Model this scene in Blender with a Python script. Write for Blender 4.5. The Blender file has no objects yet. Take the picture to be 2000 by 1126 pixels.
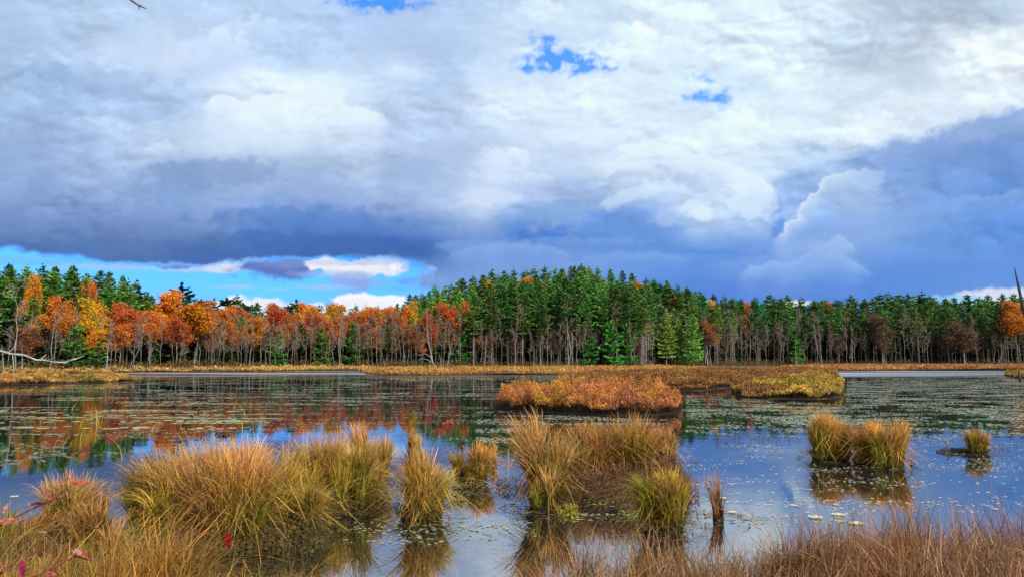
import bpy, math, random
import numpy as np

# ------------------------------------------------------------------ camera, world, sun
S = bpy.context.scene
COL = S.collection
R = math.radians
F = 1450.0                      # focal length in pixels of the 2000 px wide photo
EYE = 2.0
HORY = 699.0
PITCH = math.atan((HORY - 563) / F)
cam_d = bpy.data.cameras.new('camera')
cam_d.sensor_width = 36
cam_d.lens = F / 2000 * 36
cam_d.clip_start = 0.05
cam_d.clip_end = 20000
cam = bpy.data.objects.new('camera', cam_d)
COL.objects.link(cam)
cam.location = (0, 0, EYE)
cam.rotation_euler = (R(90) + PITCH, 0, 0)
S.camera = cam
S.view_settings.view_transform = 'Standard'
S.view_settings.look = 'None'
S.view_settings.exposure = 0.22
S.view_settings.gamma = 1
S.view_settings.use_curve_mapping = False

SUN_AZ = R(140)                 # compass angle of the sun, clockwise from +Y (view direction)
SUN_EL = R(36)
SKY_GAIN = 0.12
W = bpy.data.worlds.new("World")
S.world = W
W.use_nodes = True
nt = W.node_tree
nt.nodes.clear()
wo = nt.nodes.new('ShaderNodeOutputWorld')
bg = nt.nodes.new('ShaderNodeBackground')
sk = nt.nodes.new('ShaderNodeTexSky')
sk.sky_type = 'NISHITA'
sk.sun_disc = False
sk.sun_elevation = SUN_EL
sk.sun_rotation = SUN_AZ
tc = nt.nodes.new('ShaderNodeTexCoord')
nz = nt.nodes.new('ShaderNodeTexNoise')
nz.inputs['Scale'].default_value = 2.2
nz.inputs['Detail'].default_value = 6
rp = nt.nodes.new('ShaderNodeValToRGB')
rp.color_ramp.elements[0].position = 0.42
rp.color_ramp.elements[1].position = 0.6
mx = nt.nodes.new('ShaderNodeMix')
mx.data_type = 'RGBA'
nt.links.new(tc.outputs['Generated'], nz.inputs['Vector'])
nt.links.new(nz.outputs['Fac'], rp.inputs['Fac'])
nt.links.new(rp.outputs['Color'], mx.inputs['Factor'])
nt.links.new(sk.outputs['Color'], mx.inputs['A'])
mx.inputs['B'].default_value = (5.2, 5.6, 6.6, 1)
nt.links.new(mx.outputs['Result'], bg.inputs['Color'])
bg.inputs['Strength'].default_value = SKY_GAIN
nt.links.new(bg.outputs['Background'], wo.inputs['Surface'])

sun_d = bpy.data.lights.new('sun', 'SUN')
sun_d.energy = 5.0
sun_d.angle = R(0.6)
sun_d.color = (1.0, 0.93, 0.82)
sun = bpy.data.objects.new('sun', sun_d)
COL.objects.link(sun)
sun.rotation_euler = (R(90) - SUN_EL, 0, -SUN_AZ + math.pi)   # lamp shines along its -Z
sun.location = (0, -30, 60)

# ------------------------------------------------------------------ helpers
rng = np.random.default_rng(7)
CP, SP = math.cos(PITCH), math.sin(PITCH)

def lin(c):
    c = np.asarray(c, float) / 255.0
    return np.where(c <= 0.04045, c / 12.92, ((c + 0.055) / 1.055) ** 2.4)

def ray(x, y):
    X = (np.asarray(x, float) - 1000) / F
    U = (563 - np.asarray(y, float)) / F
    return X, CP - U * SP, SP + U * CP

def G(x, y, z=0.0):
    """ground point (height z) seen at photo position x, y"""
    a, b, c = ray(x, y)
    t = (z - EYE) / c
    return a * t, b * t

def ztop(x, y, D):
    """height of what is seen at x, y when it stands D metres ahead"""
    a, b, c = ray(x, y)
    return EYE + c / b * D

def hsh(ix, iy, s):
    n = (ix * 374761393 + iy * 668265263 + s * 974634777) & 0xffffffff
    n = ((n ^ (n >> 13)) * 1274126177) & 0xffffffff
    return (n ^ (n >> 16)) & 0xffffffff

def perlin(x, y, s=0):
    xi = np.floor(x).astype(np.int64); yi = np.floor(y).astype(np.int64)
    xf = x - xi; yf = y - yi
    u = xf ** 3 * (xf * (xf * 6 - 15) + 10); v = yf ** 3 * (yf * (yf * 6 - 15) + 10)
    def g(ix, iy, dx, dy):
        a = hsh(ix, iy, s) * (2 * math.pi / 4294967296.0)
        return np.cos(a) * dx + np.sin(a) * dy
    n00 = g(xi, yi, xf, yf); n10 = g(xi + 1, yi, xf - 1, yf)
    n01 = g(xi, yi + 1, xf, yf - 1); n11 = g(xi + 1, yi + 1, xf - 1, yf - 1)
    return ((n00 * (1 - u) + n10 * u) * (1 - v) + (n01 * (1 - u) + n11 * u) * v) * 1.5

def fbm(x, y, s=0, octs=5, gain=0.5):
    r = 0; a = 1.0; f = 1.0; t = 0
    for k in range(octs):
        r = r + a * perlin(x * f + 17.3 * k, y * f - 9.1 * k, s + k); t += a; a *= gain; f *= 2.03
    return r / t * 1.6

def billow(x, y, s=0, octs=5, gain=0.5):
    r = 0; a = 1.0; f = 1.0; t = 0
    for k in range(octs):
        r = r + a * (1 - 2 * np.abs(perlin(x * f + 7.7 * k, y * f + 3.1 * k, s + k))); t += a; a *= gain; f *= 2.03
    return r / t

def sstep(a, b, x):
    t = np.clip((x - a) / (b - a), 0, 1)
    return t * t * (3 - 2 * t)

def tag(o, label=None, cat=None, group=None, kind=None):
    if label: o['label'] = label
    if cat: o['category'] = cat
    if group: o['group'] = group
    if kind: o['kind'] = kind
    return o

def empty(name, loc=(0, 0, 0), rz=0):
    o = bpy.data.objects.new(name, None)
    o.empty_display_size = 0.3
    COL.objects.link(o)
    o.location = loc
    o.rotation_euler = (0, 0, rz)
    return o

def mesh(name, V, Q, mat, tint=None, smooth=False):
    """V (n,3) points; Q (m,3|4) faces or list of such arrays; tint (n,3) colours"""
    V = np.ascontiguousarray(V, np.float32)
    Qs = Q if isinstance(Q, list) else [Q]
    Qs = [np.asarray(q, np.int32) for q in Qs if len(q)]
    me = bpy.data.meshes.new(name)
    me.vertices.add(len(V))
    me.vertices.foreach_set('co', V.ravel())
    tot = np.concatenate([np.full(len(q), q.shape[1], np.int32) for q in Qs])
    loops = np.concatenate([q.ravel() for q in Qs])
    me.loops.add(len(loops))
    me.loops.foreach_set('vertex_index', loops)
    me.polygons.add(len(tot))
    st = np.zeros(len(tot), np.int32); st[1:] = np.cumsum(tot)[:-1]
    me.polygons.foreach_set('loop_start', st)
    me.polygons.foreach_set('loop_total', tot)
    if smooth:
        me.polygons.foreach_set('use_smooth', np.ones(len(tot), bool))
    me.update(calc_edges=True)
    if tint is not None:
        at = me.color_attributes.new('tint', 'FLOAT_COLOR', 'POINT')
        c = np.ones((len(V), 4), np.float32); c[:, :3] = tint
        at.data.foreach_set('color', c.ravel())
    me.materials.append(mat)
    return me

def obj(name, me, parent=None, loc=None):
    o = bpy.data.objects.new(name, me)
    COL.objects.link(o)
    if parent: o.parent = parent
    if loc is not None: o.location = loc
    return o

def join(parts):
    """[(V, Q, T)] of quads -> one"""
    Vs, Qs, Ts = [], [], []; n = 0
    for V, Q, T in parts:
        if len(V) == 0: continue
        Vs.append(V); Qs.append(Q + n); Ts.append(T); n += len(V)
    return np.concatenate(Vs), np.concatenate(Qs), np.concatenate(Ts)

# ---- materials
def new_mat(name):
    m = bpy.data.materials.new(name)
    m.use_nodes = True
    n = m.node_tree
    n.nodes.clear()
    return m, n, n.nodes.new('ShaderNodeOutputMaterial')

def leaf_mat(name, trans=0.3, vary=0.25, rough=0.6, hue=0.02):
    """thin leaves: diffuse + light passing through, colour from the 'tint' of the mesh, varied tree by tree"""
    m, n, out = new_mat(name)
    at = n.nodes.new('ShaderNodeAttribute'); at.attribute_name = 'tint'
    oi = n.nodes.new('ShaderNodeObjectInfo')
    hs = n.nodes.new('ShaderNodeHueSaturation')
    mr = n.nodes.new('ShaderNodeMapRange')
    mr.inputs['To Min'].default_value = 1 - vary; mr.inputs['To Max'].default_value = 1 + vary
    mh = n.nodes.new('ShaderNodeMapRange')
    mh.inputs['To Min'].default_value = 0.5 - hue; mh.inputs['To Max'].default_value = 0.5 + hue
    fr = n.nodes.new('ShaderNodeMath'); fr.operation = 'MULTIPLY'; fr.inputs[1].default_value = 7.31
    fr2 = n.nodes.new('ShaderNodeMath'); fr2.operation = 'FRACT'
    n.links.new(oi.outputs['Random'], mr.inputs['Value'])
    n.links.new(oi.outputs['Random'], fr.inputs[0]); n.links.new(fr.outputs[0], fr2.inputs[0])
    n.links.new(fr2.outputs[0], mh.inputs['Value'])
    n.links.new(at.outputs['Color'], hs.inputs['Color'])
    n.links.new(mr.outputs['Result'], hs.inputs['Value'])
    n.links.new(mh.outputs['Result'], hs.inputs['Hue'])
    d = n.nodes.new('ShaderNodeBsdfPrincipled')
    d.inputs['Roughness'].default_value = rough
    d.inputs['Specular IOR Level'].default_value = 0.15
    t = n.nodes.new('ShaderNodeBsdfTranslucent')
    mi = n.nodes.new('ShaderNodeMixShader'); mi.inputs[0].default_value = trans
    n.links.new(hs.outputs['Color'], d.inputs['Base Color'])
    n.links.new(hs.outputs['Color'], t.inputs['Color'])
    n.links.new(d.outputs[0], mi.inputs[1]); n.links.new(t.outputs[0], mi.inputs[2])
    n.links.new(mi.outputs[0], out.inputs['Surface'])
    return m

def rough_mat(name, c1, c2, scale=3.0, rough=0.85, stretch=(1, 1, 1), bump=0.0):
    m, n, out = new_mat(name)
    p = n.nodes.new('ShaderNodeBsdfPrincipled')
    p.inputs['Roughness'].default_value = rough
    p.inputs['Specular IOR Level'].default_value = 0.2
    t = n.nodes.new('ShaderNodeTexCoord'); mp = n.nodes.new('ShaderNodeMapping')
    mp.inputs['Scale'].default_value = stretch
    z = n.nodes.new('ShaderNodeTexNoise'); z.inputs['Scale'].default_value = scale; z.inputs['Detail'].default_value = 5
    r = n.nodes.new('ShaderNodeValToRGB')
    r.color_ramp.elements[0].position = 0.35; r.color_ramp.elements[0].color = (*c1, 1)
    r.color_ramp.elements[1].position = 0.65; r.color_ramp.elements[1].color = (*c2, 1)
    oi = n.nodes.new('ShaderNodeObjectInfo')
    mr = n.nodes.new('ShaderNodeMapRange'); mr.inputs['To Min'].default_value = 0.7; mr.inputs['To Max'].default_value = 1.3
    hs = n.nodes.new('ShaderNodeHueSaturation')
    n.links.new(oi.outputs['Random'], mr.inputs['Value']); n.links.new(mr.outputs['Result'], hs.inputs['Value'])
    n.links.new(t.outputs['Object'], mp.inputs['Vector']); n.links.new(mp.outputs['Vector'], z.inputs['Vector'])
    n.links.new(z.outputs['Fac'], r.inputs['Fac']); n.links.new(r.outputs['Color'], hs.inputs['Color'])
    n.links.new(hs.outputs['Color'], p.inputs['Base Color'])
    if bump:
        b = n.nodes.new('ShaderNodeBump'); b.inputs['Strength'].default_value = bump
        n.links.new(z.outputs['Fac'], b.inputs['Height']); n.links.new(b.outputs['Normal'], p.inputs['Normal'])
    n.links.new(p.outputs[0], out.inputs['Surface'])
    return m

M_PINE = leaf_mat('pine_needles', 0.25, 0.42, hue=0.035)
M_LEAF = leaf_mat('autumn_leaves', 0.4, 0.18, hue=0.012)
M_GRASS = leaf_mat('sedge_blades', 0.3, 0.08, hue=0.008, rough=0.5)
M_SHRUB = leaf_mat('bog_shrub_leaves', 0.3, 0.08, hue=0.008)
M_PAD = leaf_mat('lily_pad', 0.1, 0.15, rough=0.35)
M_BARK = rough_mat('grey_bark', (0.10, 0.085, 0.07), (0.27, 0.25, 0.22), 2.0, stretch=(1, 1, 0.3))
M_PBARK = rough_mat('pine_bark', (0.07, 0.055, 0.045), (0.19, 0.165, 0.14), 2.0, stretch=(1, 1, 0.3))
M_DEAD = rough_mat('bleached_wood', (0.16, 0.155, 0.145), (0.36, 0.345, 0.32), 3.0, stretch=(1, 1, 0.4), bump=0.3)
M_CHAR = rough_mat('dark_dead_wood', (0.02, 0.018, 0.018), (0.07, 0.06, 0.055), 6.0, bump=0.3)
M_PEAT = rough_mat('peat', (0.006, 0.005, 0.003), (0.022, 0.016, 0.009), 8.0, bump=0.5)
M_MUD = rough_mat('marsh_soil', (0.012, 0.009, 0.005), (0.05, 0.032, 0.016), 0.8, bump=0.4)
M_SOIL = rough_mat('forest_soil', (0.025, 0.017, 0.010), (0.10, 0.055, 0.022), 0.6, bump=0.3)

# ------------------------------------------------------------------ sky with its clouds (a dome far behind everything)
def build_sky():
    step = R(0.10)
    az = np.arange(-R(56), R(56), step); el = np.arange(-R(2.5), R(47), step)
    A, E = np.meshgrid(az, el)
    dx = np.sin(A) * np.cos(E); dy = np.cos(A) * np.cos(E); dz = np.sin(E)
    f = dy * CP + dz * SP; u = -dy * SP + dz * CP
    f = np.maximum(f, 0.25)
    X = 1000 + F * dx / f; Y = 563 - F * u / f
    # lighting and colour of the cloud masses: (x, y, r, g, b) over the sky, sRGB
    P = []
    def row(y, s):
        for t in s.split(';'):
            v = [float(q) for q in t.split(',')]
            P.append((v[0], y, v[1], v[2], v[3]))
    row(-260, '0,190,202,228;500,195,205,232;1000,215,222,240;1500,225,230,245;2000,205,212,228')
    row(-120, '0,190,202,228;300,192,205,230;600,190,205,232;900,190,203,232;1200,225,232,248;1500,230,235,248;1800,195,203,220;2000,205,212,228;2500,215,220,235')
    row(0, '-300,180,195,222;0,185,200,226;200,192,206,232;400,196,207,235;600,188,204,235;740,190,205,238;900,188,202,235;1100,222,230,249;1300,234,240,252;1500,234,240,250;1650,214,221,235;1750,196,205,220;1880,180,192,212;1960,206,214,230')
    row(100, '-300,178,192,220;0,184,200,225;150,188,201,228;280,212,217,240;450,197,209,236;600,192,206,236;800,191,203,233;950,208,218,242;1100,225,233,250;1300,228,236,250;1500,231,238,252;1640,212,220,234;1700,190,199,217;1800,215,220,232;1900,236,236,246;2000,240,238,248;2400,225,228,240')
    row(190, '-200,172,188,218;0,180,195,223;90,166,184,216;230,172,189,222;350,192,204,232;460,222,226,245;560,232,236,250;630,238,241,252;720,206,217,242;850,194,207,236;1000,224,230,248;1200,231,236,251;1380,222,232,250;1550,226,233,250;1680,222,228,241;1850,241,240,250;2000,238,238,248')
    row(250, '-200,165,182,216;0,174,190,222;150,176,191,222;300,200,209,232;420,212,218,238;560,214,220,238;660,222,226,244;760,190,201,230;900,196,207,235;1040,222,228,247;1250,228,232,248;1450,232,237,248;1620,232,236,248;1720,240,242,250;1820,215,222,240;1900,160,178,215;2000,145,168,212')
    row(320, '-200,160,178,215;0,170,185,222;150,178,190,222;280,176,188,217;380,156,173,210;480,158,174,210;600,178,190,218;740,184,195,225;860,190,201,231;960,222,226,246;1060,210,218,242;1180,206,214,236;1260,228,233,248;1360,222,228,244;1500,220,229,246;1600,196,212,240;1680,140,166,216;1800,135,162,217;1900,128,157,214;2050,124,154,212')
    row(380, '-200,150,168,210;0,160,176,217;150,163,178,217;300,155,172,212;380,142,164,208;500,165,180,216;620,160,177,216;760,162,178,218;860,180,193,226;950,214,220,243;1050,186,198,230;1140,172,188,224;1240,200,210,236;1340,190,203,232;1430,220,228,246;1510,190,207,240;1570,138,168,224;1660,180,198,233;1760,158,182,228;1880,136,166,222;2050,130,162,220')
    row(430, '-200,135,155,200;0,138,155,200;150,144,162,207;300,140,160,206;420,148,167,210;520,120,150,208;620,106,142,206;760,118,146,205;860,146,167,213;950,168,186,225;1050,150,174,222;1150,120,156,220;1250,130,165,225;1350,192,208,238;1420,208,220,244;1480,178,200,238;1530,96,146,222;1620,158,182,228;1750,160,184,230;1880,136,168,224;2050,118,154,218')
    row(465, '-200,108,134,180;0,108,134,180;120,120,144,190;250,128,148,194;400,122,144,192;520,92,126,192;640,86,122,190;760,84,118,188;860,104,134,196;950,136,162,216;1050,74,124,208;1150,112,152,218;1260,102,146,220;1360,110,152,224;1430,170,192,234;1500,108,152,222;1600,150,176,228;1720,160,184,230;1850,126,162,222;2050,112,152,218')
    row(495, '-200,92,122,172;0,94,124,172;120,88,118,170;250,88,118,172;400,82,114,176;520,78,114,182;640,70,102,162;760,72,106,170;860,96,130,196;960,128,158,216;1100,124,156,218;1250,116,152,220;1350,86,136,220;1450,96,142,222;1550,142,170,228;1650,160,180,230;1800,116,156,224;1950,106,150,222;2100,104,148,220')
    row(530, '850,150,174,222;950,130,162,222;1100,122,156,220;1250,106,148,222;1400,98,142,222;1500,132,165,226;1650,122,158,224;1800,102,146,222;1950,110,152,224;2100,104,148,220')
    row(565, '850,150,178,228;950,118,152,218;1100,96,142,220;1250,84,132,218;1350,70,122,214;1500,62,116,212;1650,68,122,214;1800,74,126,214;1950,96,142,220;2100,104,150,222')
    row(620, '850,150,182,228;1100,96,142,220;1400,70,122,214;1650,78,128,214;1900,110,150,222;2200,110,150,220')
    row(720, '850,170,195,232;1400,120,160,225;2000,150,180,228')
    P = np.array(P); C = lin(P[:, 2:])
    # fractal displacement of the look-up gives the ragged cloud shapes
    sc = 1 + np.clip((560 - Y) / 700, 0, 1)          # clouds look larger overhead
    n1 = fbm(X / 230, Y / 120, 11, 4, .42); n2 = fbm(X / 230 + 40, Y / 120 + 9, 23, 4, .42)
    n3 = fbm(X / 60, Y / 36, 31, 5, .45); n4 = fbm(X / 60 + 9, Y / 36 + 30, 37, 5, .45)
    wx = X + 60 * n1 * sc * 0.8 + 12 * n3; wy = Y + 28 * n2 * sc * 0.8 + 6 * n4
    num = np.zeros(X.shape + (3,)); den = np.full(X.shape, 1e-9)
    for (px, py, *_), c in zip(P, C):
        sx = 50.0; sy = 21.0
        if py < 0 or px < -50 or px > 2050: sx, sy = 190, 80
        elif py < 260: sx, sy = 58, 32
        w = np.exp(-0.5 * (((wx - px) / sx) ** 2 + ((wy - py) / sy) ** 2)) + 1e-7 / (1 + ((wx - px) / 300) ** 2 + ((wy - py) / 150) ** 2)
        den += w
        num += w[..., None] * c
    col = num / den[..., None]
    col = col * (1 + .06 * sstep(900, 500, X) * sstep(460, 380, Y))[..., None]
    # billowed relief, lit from the upper left behind the viewer
    qx = X + 16 * n1; qy = Y + 9 * n2
    def relief(ox, oy):
        return fbm((qx + ox) / 130, (qy + oy) / 66, 71, 6, 0.50) + 0.22 * billow((qx + ox) / 52, (qy + oy) / 30, 51, 4, .5)
    b0 = relief(0, 0); b1 = relief(-8, 9)
    rel = np.clip((b1 - b0) * 1.7, -1, 1)
    puffy = sstep(-.25, .45, fbm(X / 300 + 7, Y / 150, 57, 3)) * sstep(560, 460, Y)
    amp = 0.05 + 0.15 * puffy + 0.07 * sstep(900, 1300, X) * sstep(520, 300, Y)
    col = col * (1 + amp[..., None] * rel[..., None] + 0.07 * b0[..., None] * (.4 + .6 * puffy[..., None]))

    def over(c, m):
        nonlocal col
        col = col * (1 - m[..., None]) + np.asarray(c) * m[..., None]
    d3 = fbm(X / 34, Y / 26, 91, 5, 0.55); d5 = billow(X / 30, Y / 26, 93, 5)
    def patch(cx, cy, rx, ry, c, st, an=0.0, ed=.55):
        nonlocal col
        ux = (X - cx) * math.cos(an) + (Y - cy) * math.sin(an); uy = -(X - cx) * math.sin(an) + (Y - cy) * math.cos(an)
        q = 1 - np.sqrt((ux / rx) ** 2 + (uy / ry) ** 2) + .42 * d3 + .35 * n3 + .3 * n1
        m = st * sstep(0, ed, q)
        col = col * (1 - m[..., None]) + lin(c) * m[..., None]
    for a in [(430, 338, 190, 34, (140, 160, 202), .65), (250, 160, 120, 34, (172, 190, 222), .5), (90, 145, 70, 24, (158, 180, 215), .6), (30, 300, 120, 40, (158, 176, 216), .5), (820, 330, 120, 34, (176, 190, 224), .6),
              (620, 430, 230, 34, (92, 130, 198), .75), (560, 470, 230, 22, (72, 104, 172), .7), (760, 475, 160, 20, (66, 104, 178), .7), (200, 478, 240, 20, (86, 114, 166), .5), (330, 450, 100, 22, (120, 142, 188), .5),
              (1050, 462, 70, 14, (58, 112, 202), .8), (940, 475, 60, 10, (90, 130, 204), .6), (1160, 402, 130, 34, (164, 184, 222), .7, -.25), (1060, 420, 90, 20, (150, 176, 220), .6), (1220, 360, 70, 26, (176, 190, 222), .7, -.5),
              (1340, 350, 50, 24, (186, 202, 234), .7, .3), (1250, 445, 110, 24, (112, 152, 220), .6), (1380, 495, 120, 12, (70, 128, 220), .75), (1520, 450, 16, 40, (84, 140, 224), .8, .5), (1510, 400, 20, 30, (130, 160, 216), .7),
              (1130, 560, 300, 14, (96, 142, 220), .5), (1480, 560, 260, 18, (56, 112, 212), .7), (1680, 535, 160, 20, (78, 134, 220), .6), (1860, 470, 120, 26, (108, 152, 222), .6), (1900, 300, 140, 30, (124, 152, 208), .6, -.3),
              (1960, 400, 90, 34, (122, 158, 220), .6), (1780, 420, 70, 30, (150, 176, 224), .6), (1820, 520, 120, 12, (84, 138, 222), .6), (1240, 500, 200, 12, (130, 166, 226), .5), (1060, 520, 160, 14, (140, 168, 224), .5),
              (1366, 412, 48, 22, (236, 240, 250), .85), (1470, 395, 52, 60, (224, 232, 248), .7, .3), (1220, 385, 90, 18, (214, 222, 243), .6, -.3), (1300, 425, 60, 18, (196, 210, 238), .5), (1465, 360, 50, 24, (240, 243, 251), .85), (930, 478, 110, 12, (146, 172, 224), .7), (960, 385, 70, 20, (222, 226, 246), .7), (1180, 470, 150, 10, (150, 178, 228), .5),
              (1280, 292, 80, 16, (244, 247, 254), .8), (1150, 265, 120, 16, (236, 240, 252), .6), (620, 200, 110, 34, (240, 243, 253), .8), (450, 205, 90, 22, (230, 235, 250), .7), (700, 232, 50, 16, (232, 238, 252), .7), (330, 120, 120, 26, (216, 222, 244), .5),
              (700, 120, 120, 22, (206, 216, 240), .5), (880, 90, 60, 40, (186, 202, 234), .5), (1700, 180, 120, 12, (212, 220, 236), .6, -.4), (1500, 240, 140, 14, (240, 243, 251), .6), (1580, 310, 120, 14, (214, 226, 246), .6, -.15),
              (1620, 480, 60, 20, (176, 196, 236), .7), (1560, 520, 140, 14, (140, 172, 230), .6), (1690, 350, 40, 26, (196, 212, 240), .8)]:
        cx_, cy_q = a[0], a[1]; c_ = np.array(a[4], float)
        if cy_q > 395 and c_.mean() < 190: c_ = c_ * .78 + np.array([138, 166, 216]) * .22
        patch(*a[:4], tuple(c_), a[5] * (.8 if cy_q > 395 else 1), *a[6:])
    hz = (.34 * sstep(420, 520, Y) * sstep(820, 950, X))[..., None]; col = col * (1 - hz) + lin((142, 172, 222)) * hz
    # smaller heaped lobes: crisp on the sunny upper side, melting into the cloud below
    gl = np.random.default_rng(12)
    d6 = fbm(X / 26, Y / 20, 191, 5, 0.55)
    for k in range(150):
        cx = gl.uniform(-200, 2200); cy = gl.uniform(-60, 545); Rr = gl.uniform(28, 95) * (1.25 - .6 * max(cy, 0) / 545)
        if cx < 900 and cy > 470: continue
        a = gl.uniform(.04, .13) * (1 if cx > 850 or cy > 120 else .6) * (1.3 if cx > 1450 and cy > 330 else 1)
        yy = (Y - cy) / (.55 * Rr); xx = (X - cx) / Rr
        q = 1 - np.sqrt(xx ** 2 + yy ** 2) + .34 * d6 + .22 * d3
        m = sstep(0, .22, q) * np.exp(-np.clip(yy + .7, 0, 9) / .75) * np.exp(-np.clip(-xx - .1, 0, 9) / .8)
        m2 = sstep(-.5, .05, q) * sstep(.35, 0, q) * sstep(.4, -.3, yy)
        col = col * (1 + a * m[..., None] * np.array([1.1, 1.0, .75]) - .25 * a * m2[..., None])
    # three bright cumulus heads, each a lumpy outline with a lit rim
    def head(pts, c_rim, c_in, depth, soft=5, am=9):
        xs, ys = zip(*pts)
        yl = np.interp(X + 10 * d3, xs, ys)
        d = (Y + am * d3 - am * 0.8 * d5) - yl
        inx = sstep(xs[0], xs[0] + 40, X + 14 * d3) * sstep(xs[-1], xs[-1] - 30, X + 14 * d3)
        m = sstep(0, soft, d) * np.exp(-np.maximum(d, 0) / depth) * inx
        over(lin(c_in), 0.75 * m)
        m2 = sstep(0, soft, d) * np.exp(-np.maximum(d, 0) / (depth * 0.3)) * inx
        over(lin(c_rim), 0.8 * m2)
    head([(380, 205), (430, 180), (480, 188), (540, 178), (590, 160), (625, 155), (655, 172), (668, 198), (700, 208), (742, 212), (760, 240)], (246, 246, 253), (232, 236, 249), 62)
    head([(1180, 330), (1210, 300), (1240, 275), (1290, 272), (1340, 290), (1400, 305), (1450, 330), (1490, 345), (1515, 365), (1525, 410)], (244, 247, 254), (226, 232, 247), 46)
    head([(1500, 470), (1540, 430), (1585, 375), (1620, 340), (1650, 333), (1690, 322), (1712, 335), (1716, 365)], (236, 240, 251), (182, 200, 236), 60, soft=4, am=6)
    head([(930, 300), (945, 282), (965, 278), (985, 290), (1000, 310)], (244, 242, 252), (228, 230, 246), 30)
    head([(1590, 500), (1605, 462), (1635, 452), (1665, 470), (1680, 500)], (188, 204, 238), (168, 190, 233), 26)
    head([(870, 405), (890, 388), (930, 385), (960, 395), (985, 400)], (226, 230, 247), (205, 215, 240), 24)
    head([(1428, 560), (1446, 522), (1490, 508), (1560, 500), (1604, 486), (1640, 492), (1700, 520)], (172, 194, 238), (152, 180, 233), 34, soft=7, am=7)
    head([(1080, 520), (1140, 494), (1200, 488), (1290, 486), (1360, 500)], (150, 180, 230), (138, 170, 226), 22, soft=9, am=6)
    head([(860, 520), (880, 486), (930, 474), (1000, 468), (1080, 476), (1120, 490)], (158, 182, 228), (146, 172, 224), 30, soft=8, am=6)
    head([(1840, 400), (1880, 380), (1940, 372), (2000, 360), (2100, 370)], (160, 186, 232), (148, 176, 228), 26, soft=9, am=7)
    head([(1740, 320), (1770, 330), (1800, 362), (1840, 372), (1870, 420)], (150, 178, 228), (142, 172, 226), 40, soft=9, am=7)
    # the long slanting edge of the shaded cloud on the right
    yl = np.interp(X + 26 * d3, [1600, 1640, 1700, 1800, 1900, 2000, 2300], [312, 300, 288, 268, 232, 205, 150])
    d = Y + 9 * d3 + 6 * n1 - yl
    over(lin((244, 243, 250)), 0.75 * sstep(-2, -14, d) * np.exp(np.minimum(d, 0) / 30) * sstep(1600, 1700, X))
    over(lin((146, 170, 218)), 0.85 * sstep(0, 12, d) * np.exp(-np.maximum(d, 0) / 60) * sstep(1620, 1700, X))
    sr = np.where(col <= .0031308, col * 12.92, 1.055 * np.maximum(col, 1e-5) ** (1 / 2.4) - .055)
    sr = .76 + (sr - .76) * 1.10 - .02
    sr = sr * np.array([.955, 1.008, 1.014])
    sr = np.clip(sr, .1, .985)
    col = ((sr + .055) / 1.055) ** 2.4
    # grey streaks upper right
    for (cx, cy, L, wd, an) in [(1880, 25, 90, 26, 0.75), (1700, 95, 42, 13, 0.9), (1800, 70, 60, 14, 0.8)]:
        ux = (X - cx) * math.cos(an) - (Y - cy) * math.sin(an); uy = (X - cx) * math.sin(an) + (Y - cy) * math.cos(an)
        m = np.exp(-((ux + 30 * n3) / L) ** 2 - ((uy + 14 * n4 + 14 * d3) / wd) ** 2)
        over(lin((178, 190, 210)), 0.6 * m)
    # blue: what shows of the clear sky.  cover = 1 where cloud
    hole = np.zeros(X.shape)
    for (cx, cy, rx, ry, st) in [(1090, 122, 92, 30, 1.3), (1060, 86, 60, 26, .8), (1150, 128, 70, 16, .9), (745, 6, 95, 22, 1.3), (640, 2, 50, 10, .6), (800, 14, 30, 9, .5), (1370, 150, 52, 14, .75), (1400, 192, 75, 26, .8),
                                 (1520, 212, 26, 10, .6), (1550, 130, 40, 10, .35), (90, 140, 40, 12, .3), (1300, 40, 30, 14, .3), (1990, 250, 30, 50, .0)]:
        hole = np.maximum(hole, st * np.exp(-(((X - cx + 22 * n3) / rx) ** 2 + ((Y - cy + 10 * n4) / ry) ** 2)))
    hole = .92 * sstep(0.30, 1.25, hole * (1 + 0.9 * d3 + .5 * d6) + 0.10 * n3)
    # clear gap under the cloud deck on the left
    yb = np.interp(X + 18 * n3, [-500, 0, 120, 200, 300, 400, 470, 560, 650, 750, 830, 860, 900], [475, 482, 494, 505, 512, 514, 508, 500, 498, 500, 504, 560, 720])
    d = Y + 6 * d3 + 5 * n4 - yb
    gap = sstep(-4, 10, d) * sstep(890, 790, X + 40 * d3 + 30 * n3 - .9 * (Y - 560))
    shad = np.exp(-np.maximum(-d, 0) / 20) * sstep(6, -2, d) * sstep(900, 780, X)
    over(lin((80, 116, 182)), 0.6 * shad)
    cy_ = lin((28, 134, 236)); cy2 = lin((92, 190, 246))
    tt = sstep(500, 600, Y)[..., None]
    cloudgap = cy_ * (1 - tt) + cy2 * tt                                # placeholder colour, replaced by clear sky through cover
    cover = 1 - np.maximum(hole * 0.97, gap)
    # small clouds inside the gap: (x, y, rx, ry, colour, strength)
    def puff(cx, cy, rx, ry, c, s=1.0, flat=0.0, am=0.45, edge=0.3):
        nonlocal col, cover
        yy = (Y - cy) / ry
        yy = np.where(yy > 0, yy * (1 + flat), yy)
        q = 1 - np.sqrt(((X - cx) / rx) ** 2 + yy ** 2) + am * (0.6 * d3 + 0.6 * n3)
        m = sstep(0.0, edge, q) * s * gap
        sh = np.clip(1 + 0.10 * rel + 0.10 * np.clip(-yy, -1, 1), 0.7, 1.2)
        c = lin(c)[None, None, :] * sh[..., None]
        col = np.where((cover < 0.02)[..., None], c, col * (1 - m[..., None]) + c * m[..., None])
        cover = np.maximum(cover, m)
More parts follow.
